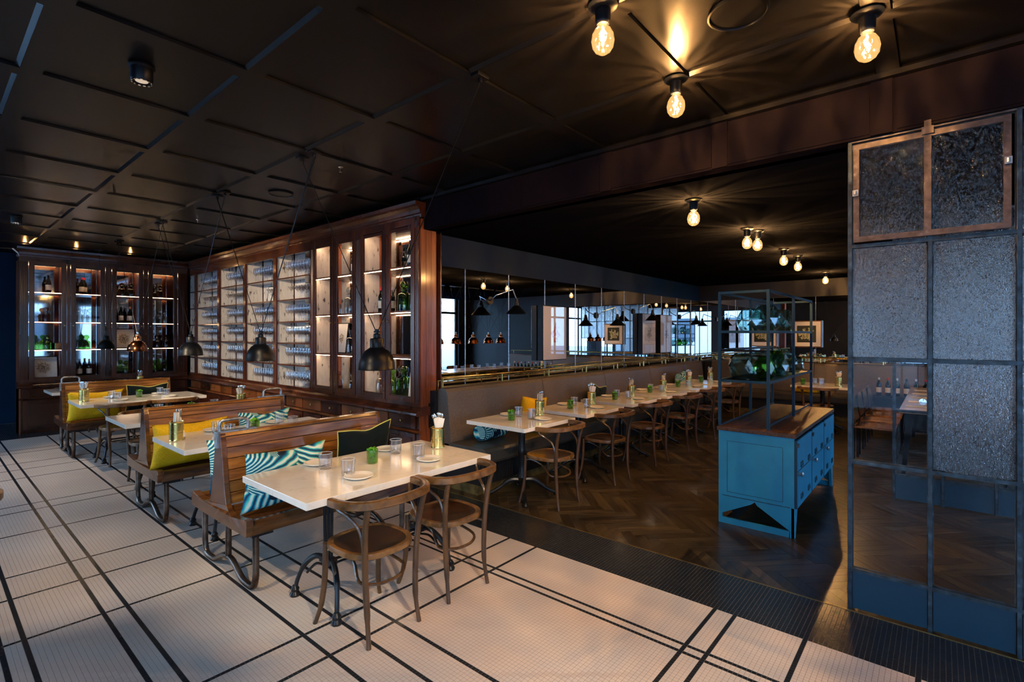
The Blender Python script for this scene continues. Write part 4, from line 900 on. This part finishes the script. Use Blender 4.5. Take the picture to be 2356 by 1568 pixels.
small_print((3.60, 6.62, SZ[5]+.002), .20, .24, -PI/2, 'small framed picture beside the wine glasses on the top open shelf', 'art_sepia')
# wine glasses
WGP = [(r_*1.05, z_*1.17) for r_, z_ in [(0, .002), (.033, .002), (.034, .004), (.010, .008), (.0042, .016), (.0042, .085), (.010, .098), (.030, .118), (.039, .145), (.038, .170), (.032, .205), (.031, .205), (.0372, .168), (.038, .146), (.029, .120), (.004, .101)]]
WGS = [(r_, z_*1.12) for r_, z_ in [(0, .002), (.036, .002), (.037, .004), (.010, .008), (.0042, .016), (.0042, .110), (.018, .130), (.048, .165), (.049, .170), (.047, .170), (.017, .134), (.003, .114)]]
pg = {}
def mk_glass(pr, n=12):
    q = B().lathe(pr, n); return q
count = 0; bulk = B()
for bi in (4, 3, 2, 1, 0):
    a, b_ = bays[bi]
    nb = {4: 'next to the glazed doors', 3: 'second from the glazed doors'}.get(bi, '')
    for si, z in enumerate(SZ):
        sauc = si == 4
        n_ = int((a-b_-.10)/.082)
        for row in range(2):
            for k in range(n_):
                Y = b_+.06+k*.082+(.02 if row else 0)
                if bi == 3 and si == 4 and k > 3: continue
                if bi == 4 and si == 5 and k < 2: continue
                if bi == 4 and si == 4 and k > 8: continue
                p = (3.45+.075+row*.115+random.uniform(-.004, .004), Y+random.uniform(-.004, .004), z)
                if bi >= 3 and count < 298:
                    key = 's' if sauc else 'w'
                    if key not in pg:
                        o = mk_glass(WGS if sauc else WGP).build('wine_glass', 'stemware', None, True); pg[key] = o
                    else: o = pg[key].copy(); C.objects.link(o)
                    o.location = p; o.rotation_euler = (0, 0, random.random()*6)
                    lab = ('%s on %s shelf up, open bay %s' % ('wide champagne saucer' if sauc else 'stemmed wine glass', ORD[si], nb)); tag(o, lab, 'glass', lab); count += 1
                else: bulk.lathe(WGS if sauc else WGP, 9, p)
o = bulk.build('wine_glasses', 'stemware', None, True); tag(o, 'rows of stemmed wine glasses filling the open bays toward the corner', 'glasses', None, 'stuff')
for k, (x, y) in enumerate(((1.12, 11.3), (1.75, 11.3), (2.5, 11.3))):
    r = thing('uplight', 'small brass uplight on top of the corner cabinet, %s from its free end' % ORD[k], 'lamp', (x, y, 3.0)); B().lathe([(0, 0), (.02, 0), (.02, .018), (.015, .018), (0, .016)], 12).build('housing', 'brass', r, True); B().lathe([(0, .0185), (.012, .0185), (0, .0187)], 10).build('bulb', 'strip_warm', r)
    lamp('POINT', 'uplight_glow', (x, y-.12, 3.02), .9, WARM, .01)

ch = thing('coat_hook', 'black iron coat hook on the pine end of the long cabinet', 'hook', (3.57, 4.194, .70)); B().box(-.012, .012, -.008, 0, -.10, .16).build('plate', 'black_iron', ch, bevel=.002)
B().tube(bez([(0, -.008, .13), (0, -.05, .15), (0, -.07, .18)], 4), .006, 6).tube(bez([(0, -.008, -.06), (.02, -.05, -.09), (.05, -.07, -.06)], 4), .006, 6).tube(bez([(0, -.008, -.06), (-.02, -.05, -.09), (-.05, -.07, -.06)], 4), .006, 6).build('prongs', 'black_iron', ch, True)

# ------------------------------------------------------------------ blue enamel cabinet and rack
bc = thing('blue_cabinet', 'worn blue painted metal cabinet with wooden top and three doors', 'cabinet', (4.44, .87, 0))
W, D = 1.83, .575
B().box(-.012, W+.012, -.015, D+.012, .785, .818).build('wooden_top', 'worktop_wood', bc, bevel=.004)
# near end (local x=0): panel with triangular foot cut
def endp(x0, x1):
    poly = [(0, 0), (.0, .785), (D, .785), (D, 0), (D-.005, 0), (D-.02, .085), (D*.60, .215), (D*.50, .215), (.03, .045), (D-.02, .055), (D-.02, .0)]
    q = B().prism([(0, .225), (0, .785), (D, .785), (D, .225)], 'x', x0, x1)
    q.prism([(0, 0), (0, .225), (D*.50, .225), (D*.47, .20), (.035, .055), (.035, 0)], 'x', x0, x1).prism([(D, 0), (D, .225), (D*.5, .225), (D*.55, .20), (D-.03, .085), (D-.03, 0)], 'x', x0, x1)
    q.box(x0, x1, .03, D-.03, 0, .05); return q
endp(0, .02).build('end_panel', 'cabinet_blue', bc); endp(W-.02, W).build('end_panel', 'cabinet_blue', bc)
q = B()
for a, b_, u, v in ((.08, D-.07, .27, .2725), (.08, D-.07, .70, .7025), (.08, .0825, .2725, .70), (D-.0725, D-.07, .2725, .70), (.03, D-.03, .235, .240)): q.box(-.002, 0, a, b_, u, v)
q.build('panel_bead', 'part_steel', bc)
B().box(.02, W-.02, .02, D, .225, .785).build('carcass', 'cabinet_blue', bc)
B().box(.02, W-.02, .45, .47, .03, .225).build('rear_apron', 'lamp_black', bc)
for s, x0 in ((1, 0), (-1, W)):
    B().prism([(x0, 0), (x0+s*.035, 0), (x0+s*.10, .20), (x0+s*.13, .235), (x0, .235)], 'y', -.003, .02).build('foot', 'cabinet_blue', bc)
dw = (W-.03)/3
for k in range(3):
    x0 = .015+k*dw; x1 = x0+dw-.012
    d = B().box(x0, x1, -.018, .0, .232, .762).build('door', 'cabinet_blue', bc, bevel=.003)
    B().box(x0+.008, x1-.008, -.022, -.018, .520, .524).build('seam', 'part_steel', d)
    B().lathe([(0, 0), (.010, 0), (.009, .014), (.018, .020), (.021, .030), (.013, .037), (0, .039)], 16).build('knob', 'worn_steel', d, True).matrix_basis = Matrix.Translation((x0+.05, -.018, .50)) @ Matrix.Rotation(PI/2, 4, 'X')
    for u in (.30, .555):
        for v in (.13, .42):
            q = B()
            for a, b_, c, e in ((0, .075, 0, .007), (0, .075, .038, .045), (0, .007, .007, .038), (.068, .075, .007, .038)): q.box(x0+v+a, x0+v+b_, -.024, -.018, u-.02+c, u-.02+e)
            q.build('label_holder', 'part_steel', d)
    B().box(x0-.012, x0+.03, -.03, -.016, .715, .742).build('hinge', 'part_steel', d); B().box(x0-.009, x0-.003, -.020, .0, .235, .77).build('edge_strip', 'rack_steel', d)
rk = thing('display_rack', 'black steel shelf rack of glass vases standing on the blue cabinet', 'shelf', (4.50, 1.07, .818))
RX, RY, RZ = 1.80, .385, 1.14; t_ = .011
for x in (0, .93, RX):
    for y in (0, RY): B().box(x-t_, x+t_, y-t_, y+t_, 0, RZ).build('post', 'rack_steel', rk)
for z in (RZ, .805, .645, .385):
    if z == .645:
        B().box(-t_+.002, RX+t_-.002, RY-t_+.002, RY+t_-.002, z-.01, z+.01).box(-t_+.002, t_-.002, t_, RY-t_, z-.009, z+.009).build('cross_bar', 'lamp_black', rk); continue
    q = B()
    for y in (0, RY): q.box(-t_+.0015, RX+t_-.0015, y-t_+.0015, y+t_-.0015, z-t_, z+t_)
    for x in (0, RX): q.box(x-t_+.0015, x+t_-.0015, t_, RY-t_, z-t_+.001, z+t_-.001)
    q.build('rail', 'rack_steel', rk)
    if z < 1: B().box(0, RX, 0, RY, z-.006, z+.004).build('shelf', 'lamp_black', rk)
B().box(0, RX, .01, .02, .012, .03).box(0, RX, RY-.02, RY-.01, .0, .012).build('foot_bar', 'rack_steel', rk)
def vase(x, y, z, r, h, seed, label, m='glass_teal'):
    rnd = random.Random(seed); q = B(); n = 7; prof = [(r*.55, 0), (r*.95, h*.22), (r, h*.5), (r*.8, h*.78), (r*.5, h)]
    v = []; f = []
    for i, (rr_, zz) in enumerate(prof):
        for j in range(n): a = 2*PI*(j+.5*(i % 2))/n; k = 1+rnd.uniform(-.16, .16); v.append((rr_*k*math.cos(a), rr_*k*math.sin(a), zz))
    for i in range(len(prof)-1):
        for j in range(n):
            j2 = (j+1) % n
            if i % 2 == 0: f += [(i*n+j, i*n+j2, (i+1)*n+j), (i*n+j2, (i+1)*n+j2, (i+1)*n+j)]
            else: f += [(i*n+j, i*n+j2, (i+1)*n+j2), (i*n+j, (i+1)*n+j2, (i+1)*n+j)]
    f.append(tuple(range(n))[::-1])
    v2 = [(a*.93, b_*.93, c*.97+.006) for a, b_, c in v]; f2 = [tuple(i+len(v) for i in q_[::-1]) for q_ in f]
    o = q.add(v+v2, f+f2).build('faceted_vase', m); o.location = (x, y, z); tag(o, label, 'vase'); return o
zl, zu = .818+.385+.0045, .818+.805+.0045
vn = ['nearest the dark banquette end', 'second in the row', 'third in the row', 'fourth in the row', 'fifth in the row', 'sixth in the row', 'at the far end']
for k, (x, y, r, h) in enumerate(((4.66, 1.32, .12, .23), (4.84, 1.18, .095, .20), (5.10, 1.30, .11, .24), (5.32, 1.17, .10, .21), (5.62, 1.28, .12, .23), (5.90, 1.18, .11, .18), (6.16, 1.30, .12, .24))):
    vase(x, y, zl, r, h, k+1, 'faceted teal glass vase on the lower rack shelf, %s' % vn[k], 'glass_teal' if k % 3 != 1 else 'glass_plant')
for k, (x, y, r, h) in enumerate(((4.72, 1.28, .11, .20), (4.98, 1.20, .12, .24), (5.28, 1.30, .12, .26), (5.66, 1.20, .10, .22), (6.0, 1.28, .11, .24))):
    vase(x, y, zu, r, h, k+21, 'faceted teal glass vase on the upper rack shelf, %s' % vn[k], 'glass_teal')

# ------------------------------------------------------------------ steel and glass partitions
def partition(X, y_end, cols, label, clear_cells, zs, sash=False, z_top=2.72):
    r = thing('glass_partition', label, 'partition', (X, 0, 0)); t = .014
    ys = [y_end]+[y_end-c for c in np.cumsum(cols)]
    for k, y in enumerate(ys):
        w_ = .011 if k != len(ys)-1 else .02
        B().box(-t, t, y-w_*.8, y+w_*.8, .0, z_top).box(t, t+.010, y-w_-.003, y+w_+.003, .0, z_top).build('mullion', 'part_steel', r)
    for z in zs+[z_top]:
        B().box(-t*.9, t*.9, ys[-1]+.001, ys[0]-.001, z-.010, z+.010).box(t*.9, t*.9+.011, ys[-1]+.001, ys[0]-.001, z-.013, z+.013).build('transom', 'sash_bronze' if z == z_top and sash else 'part_steel', r)
    for k in range(len(cols)):
        y1, y0 = ys[k]-.012, ys[k+1]+.012
        B().box(-.004, .006, y0, y1, .012, zs[0]-.01).build('base_panel', 'navy_panel', r)
        zz = zs+[z_top]
        for i in range(len(zz)-1):
            if sash and i == len(zz)-2 and k < 2: continue
            B().box(-.003, .003, y0, y1, zz[i]+.010, zz[i+1]-.010).build('pane', 'pane_clear' if (k, i) in clear_cells else 'ribbed_glass', r)
    if sash:
        z0, z1 = zs[-1]+.02, z_top-.03; y1, y0 = ys[0]-.018, ys[2]+.03; ym = ys[1]+.01
        sh = B().box(-.034, -.014, y0, y1, z0, z0+.030).box(-.034, -.014, y0, y1, z1-.030, z1).box(-.033, -.015, y0, y0+.028, z0+.028, z1-.028).box(-.033, -.015, y1-.028, y1, z0+.028, z1-.028).box(-.033, -.015, ym-.015, ym+.015, z0+.028, z1-.028).build('sash', 'sash_bronze', r)
        for a, b_ in ((y0+.028, ym-.015), (ym+.015, y1-.028)): B().box(-.026, -.022, a, b_, z0+.030, z1-.030).build('pane', 'ribbed_glass', sh)
        for y, z in ((y1-.012, (z0+z1)/2), (y0+.012, (z0+z1)/2+.05)): B().cbox((-.042, y, z), (.018, .028, .035)).lathe([(0, 0), (.008, 0), (.008, .02), (0, .02)], 8, (-.05, y, z-.01)).build('latch', 'worn_steel', sh)
        B().cbox((-.04, ym, z1), (.016, .05, .04)).cbox((-.03, ym, z_top), (.02, .03, .05)).build('hinge', 'sash_bronze', sh)
        B().lathe([(0, 0), (.006, 0), (.006, .03), (.017, .034), (.017, .044), (0, .046)], 14).build('handle', 'steel', r, True).matrix_basis = Matrix.Translation((-.016, ys[1]+.03, 1.24)) @ Matrix.Rotation(-PI/2, 4, 'Y')
    return r
partition(3.53, .40, [.36, .34, .35, .35, .36, .36, .36, .36], 'tall steel framed textured glass partition under the beam on the tile edge', {(0, 1)} | {(k, 0) for k in range(8)}, [.235, .86, 1.457, 2.11], True)
partition(6.15, .34, [.36, .36, .36, .36, .36, .36, .36, .36], 'second steel and glass partition inside the back room beyond the first', {(k, i) for k in range(8) for i in (0, 1)}, [.24, .86, 1.457, 2.11], False)

# ------------------------------------------------------------------ pendants, bulbs, ceiling fittings
def mk_pendant(m):
    t = thing('pendant_lamp', 'x', 'lamp')   # origin at rim level
    B().lathe([(.123, 0), (.126, .003), (.123, .007), (.119, .05), (.104, .095), (.080, .128), (.052, .148), (.046, .152), (.046, .205), (.042, .213), (.026, .216), (.024, .218), (.024, .240), (.018, .246), (0, .248)], 28).lathe([(.119, .004), (.114, .05), (.099, .093), (.076, .124), (.04, .14), (0, .142)], 24).build('shade', m, t, True)
    B().lathe([(.010, .245), (.010, .262), (.014, .264), (.014, .276), (0, .278)], 12).tube([(0, -.03, .258), (0, .03, .258)], .006, 8).build('cable_clamp', 'steel' if m == 'copper' else 'lamp_black', t, True)
    B().lathe([(0, .05), (.02, .055), (.028, .075), (.018, .1), (.012, .125)], 12).build('bulb', 'shade_glow', t, True)
    return t
pend_k = Proto(lambda: mk_pendant('lamp_black')); pend_c = Proto(lambda: mk_pendant('copper'))
PY = [(2.93, 'k', 'over the front marble table, largest in view'), (4.73, 'k', 'second along the wine glass bays'), (6.55, 'k', 'third along the wine glass bays'), (8.72, 'c', 'copper'), (10.56, 'k', 'farthest one near the corner cabinet')]
CAN = [(2.035, 1.96), (2.035, 3.78), (2.035, 3.97), (2.02, 5.53), (2.02, 5.73), (2.03, 7.57), (2.03, 7.75), (2.02, 9.62), (2.02, 9.76), (2.02, 11.0)]
links = [(0, 2), (1, 4), (3, 6), (5, 8), (7, 9)]
for (y, k, nm), (a, b_) in zip(PY, links):
    z = 1.36; o = (pend_c if k == 'c' else pend_k)((2.03, y, z), 0, 'copper dome pendant lamp hanging on crossed black cables before the corner cabinet' if k == 'c' else 'black dome pendant lamp on crossed cables, %s' % nm)
    q = B()
    for e, sg in ((a, -1), (b_, 1)): q.tube([(CAN[e][0]-2.03, CAN[e][1]-y, 3.01-z), (0, sg*.012, .262)], .0032, 5)
    q.build('cable', 'lamp_black', o)
for k, (x, y) in enumerate(CAN):
    r = thing('cable_canopy', 'small black ceiling canopy holding pendant cables, %s along the ceiling' % ORD[k], 'canopy', (x, y, 3.05))
    B().cbox((0, 0, -.0105), (.09, .06, .02)).build('plate', 'lamp_black', r, bevel=.003); B().lathe([(0, -.045), (.012, -.045), (.014, -.03), (.01, -.02), (0, -.02)], 12).build('grip', 'lamp_black', r, True)
for k, x in enumerate((7.52, 8.06, 8.63, 9.16, 9.62)):
    o = pend_c((x, 0, 1.38), 0, 'copper dome pendant over the long table beyond the partition, %s in its row' % ORD[k])
    B().tube([(-.16, 0, 2.70-1.38), (0, -.012, .262)], .003, 5).tube([(.16, 0, 2.70-1.38), (0, .012, .262)], .003, 5).build('cable', 'lamp_black', o)
    r = thing('cable_canopy', 'small black ceiling canopy above the long table, %s in its row' % ORD[k], 'canopy', (x, 0, 2.72)); B().cbox((0, 0, -.0105), (.36, .05, .02)).build('plate', 'lamp_black', r)
def mk_bulb():
    t = thing('bulb_lamp', 'x', 'lamp')
    B().lathe([(0, -.001), (.062, -.001), (.066, -.008), (.058, -.016), (.034, -.024), (.033, -.07), (.030, -.085), (.026, -.09), (0, -.09)], 20).build('lamp_holder', 'lamp_black', t, True)
    n = 12; prof = [(.018, -.088), (.021, -.098), (.036, -.112), (.047, -.134), (.051, -.160), (.047, -.186), (.035, -.206), (.018, -.217), (.0001, -.220)]
    q = B(); v = []; f = []
    for i, (r_, z) in enumerate(prof):
        for j in range(n): a = 2*PI*(j+.5*(i % 2))/n; v.append((r_*math.cos(a), r_*math.sin(a), z))
    for i in range(len(prof)-1):
        for j in range(n):
            j2 = (j+1) % n
            if i % 2 == 0: f += [(i*n+j, i*n+j2, (i+1)*n+j), (i*n+j2, (i+1)*n+j2, (i+1)*n+j)]
            else: f += [(i*n+j, i*n+j2, (i+1)*n+j2), (i*n+j, (i+1)*n+j2, (i+1)*n+j)]
    q.add(v, f).build('glass_globe', 'bulb_glass', t)
    B().tube(bez([(-.006, 0, -.10), (-.009, 0, -.14), (0, .004, -.158), (.009, 0, -.14), (.006, 0, -.10)], 4), .0022, 6).build('filament', 'filament', t, True)
    return t
bulb = Proto(mk_bulb)
for k, p in enumerate(BULBS_LEFT): bulb(p, 0, 'faceted glass globe bulb on the panelled ceiling, %s' % ('nearest the room centre', 'nearest the brown beam', 'above the glass partition side')[k])
for k, p in enumerate(BULBS_RIGHT): bulb(p, 0, 'faceted glass globe bulb on the back room ceiling, %s from the beam' % ORD[k])
def speaker(x, y, z, r, label):
    t = thing('ceiling_speaker', label, 'speaker', (x, y, z)); B().lathe([(r, 0), (r, -.010), (r*.93, -.012), (r*.91, -.005), (r*.91, 0)], 32).build('rim', 'lamp_black', t, True); B().lathe([(0, -.006), (r*.9, -.006), (r*.9, 0), (0, -.001)], 32).build('grille', 'ceiling_paint', t)
speaker(2.41, .70, 3.062, .13, 'large round ceiling speaker between the globe bulbs'); speaker(2.44, 5.21, 3.062, .12, 'round ceiling speaker above the middle bench')
def detector(x, y, label):
    t = thing('ceiling_spotlight', label, 'light', (x, y, 3.062)); B().lathe([(0, 0), (.06, 0), (.062, -.012), (.052, -.02), (.052, -.085), (.048, -.09), (.040, -.084), (0, -.08)], 24).build('housing', 'lamp_black', t, True)
    q = B()
    for k in range(12): a = 2*PI*k/12; q.cbox((.045*math.cos(a), .045*math.sin(a), -.092), (.006, .012, .006), a)
    q.build('fins', 'steel', t); B().lathe([(0, -.0865), (.03, -.0865), (0, -.087)], 14).build('lens', 'lens_dim', t)
detector(.79, 3.31, 'black cylindrical ceiling spotlight above the tile aisle'); detector(.79, 8.68, 'black cylindrical ceiling spotlight nearer the corner cabinet'); detector(.70, -.75, 'black cylindrical ceiling spotlight behind the viewpoint'); detector(-.9, 5.4, 'added unseen ceiling spotlight brightening the wine glass bays'); detector(.10, 1.6, 'added unseen ceiling spotlight brightening the glazed doors'); detector(-.9, 2.6, 'black cylindrical ceiling spotlight toward the west windows')  # housings of the added cabinet spots are invented and out of view
for k, (x, y) in enumerate(((2.31, 7.2), (2.4, 4.0))):
    r = thing('sprinkler', 'tiny ceiling sprinkler head, %s' % ('farther one', 'nearer one')[k], 'sprinkler', (x, y, 3.062)); B().lathe([(0, 0), (.025, 0), (.02, -.006), (.006, -.01), (.006, -.04), (.014, -.042), (0, -.044)], 12).build('head', 'steel', r, True)
sp = thing('clip_spotlight', 'small chrome clip spotlight on the corner cabinet top edge', 'lamp', (1.03, 11.13, 2.90)); B().tube([(0, 0, 0), (-.06, -.02, .06)], .02, 12).build('head', 'steel', sp, True); B().tube([(0, 0, 0), (.02, .02, -.05)], .008, 8).build('bracket', 'steel', sp, True)

# ------------------------------------------------------------------ room beyond the partition
t = thing('long_table', 'long pale topped dining table beyond both glass partitions', 'table', (8.7, -.10, 0))
B().box(-1.55, 1.55, -.45, .45, .72, .76).build('tabletop', 'pale_oak', t, bevel=.003); B().box(-1.5, 1.5, -.40, .40, .66, .72).build('apron', 'lamp_black', t)
for sx_ in (-1, 1):
    for sy_ in (-1, 1): B().prism([(sy_*.36-.03, .66), (sy_*.36+.03, .66), (sy_*.42+.02, .0), (sy_*.42-.02, 0)], 'x', sx_*1.38-.03, sx_*1.38+.03).build('leg', 'lamp_black', t)
def mk_dchair():
    t = thing('dining_chair', 'x', 'chair')
    B().box(-.21, .21, -.20, .22, .44, .465).build('seat', 'bench_wood', t, bevel=.004); B().prism([(-.20, .52), (-.24, .80), (-.225, .80), (-.18, .52)], 'x', -.20, .20).build('backrest', 'chair_rail_wood', t, bevel=.004)
    for s in (-1, 1):
        B().prism([(-.21, .0), (-.185, 0), (-.19, .46), (-.225, .78), (-.245, .78), (-.215, .46)], 'x', s*.20-.014, s*.20+.014).build('leg', 'lamp_black', t); B().box(s*.19-.014, s*.19+.014, .18, .208, 0, .44).build('leg', 'lamp_black', t)
    return t
dch = Proto(mk_dchair)
for k, x in enumerate((7.75, 8.35, 8.95, 9.55)):
    dch((x, .62, 0), PI, 'upright wooden chair, banquette side of the long table, %s from the partition' % ORD[k]); dch((x, -.82, 0), 0, 'upright wooden chair, street side of the long table, %s from the partition' % ORD[k])
for k in range(5):
    for s in (-1, 1):
        x = 7.5+k*.55; nm = '%s place from the partition, %s side of the long table' % (ORD[k], ('street', 'banquette')[s > 0])
        nk = B().box(-.10, .10, -.055, .055, 0, .006).build('napkin', 'napkin'); nk.location = (x, -.10+s*.30, .7605); nk.rotation_euler = (0, 0, PI/2); tag(nk, 'folded cream napkin at the %s' % nm, 'napkin')
        tumbler((x+.2, -.10+s*.12, .76), k, 'tumbler at the %s' % nm)
sb = thing('sideboard', 'low dark sideboard of wine bottles before the end wall', 'sideboard', (10.55, .30, 0)); B().box(0, .34, -1.5, .58, .0, .56).build('body', 'lamp_black', sb, bevel=.004)
for k in range(4): B().box(-.015, 0, -1.48+k*.515, -1.48+k*.515+.50, .03, .53).build('door', 'lamp_black', sb, bevel=.002)
for k in range(11):
    f_ = (wine_w, wine_r, wine_w, wine_k)[k % 4]; f_((10.70, .80-k*.125, .56), 0, '%s capped wine bottle on the dark sideboard, %s' % (('white', 'red', 'white', 'black')[k % 4], (ORD+['last'])[k]+' from the mirror side'))
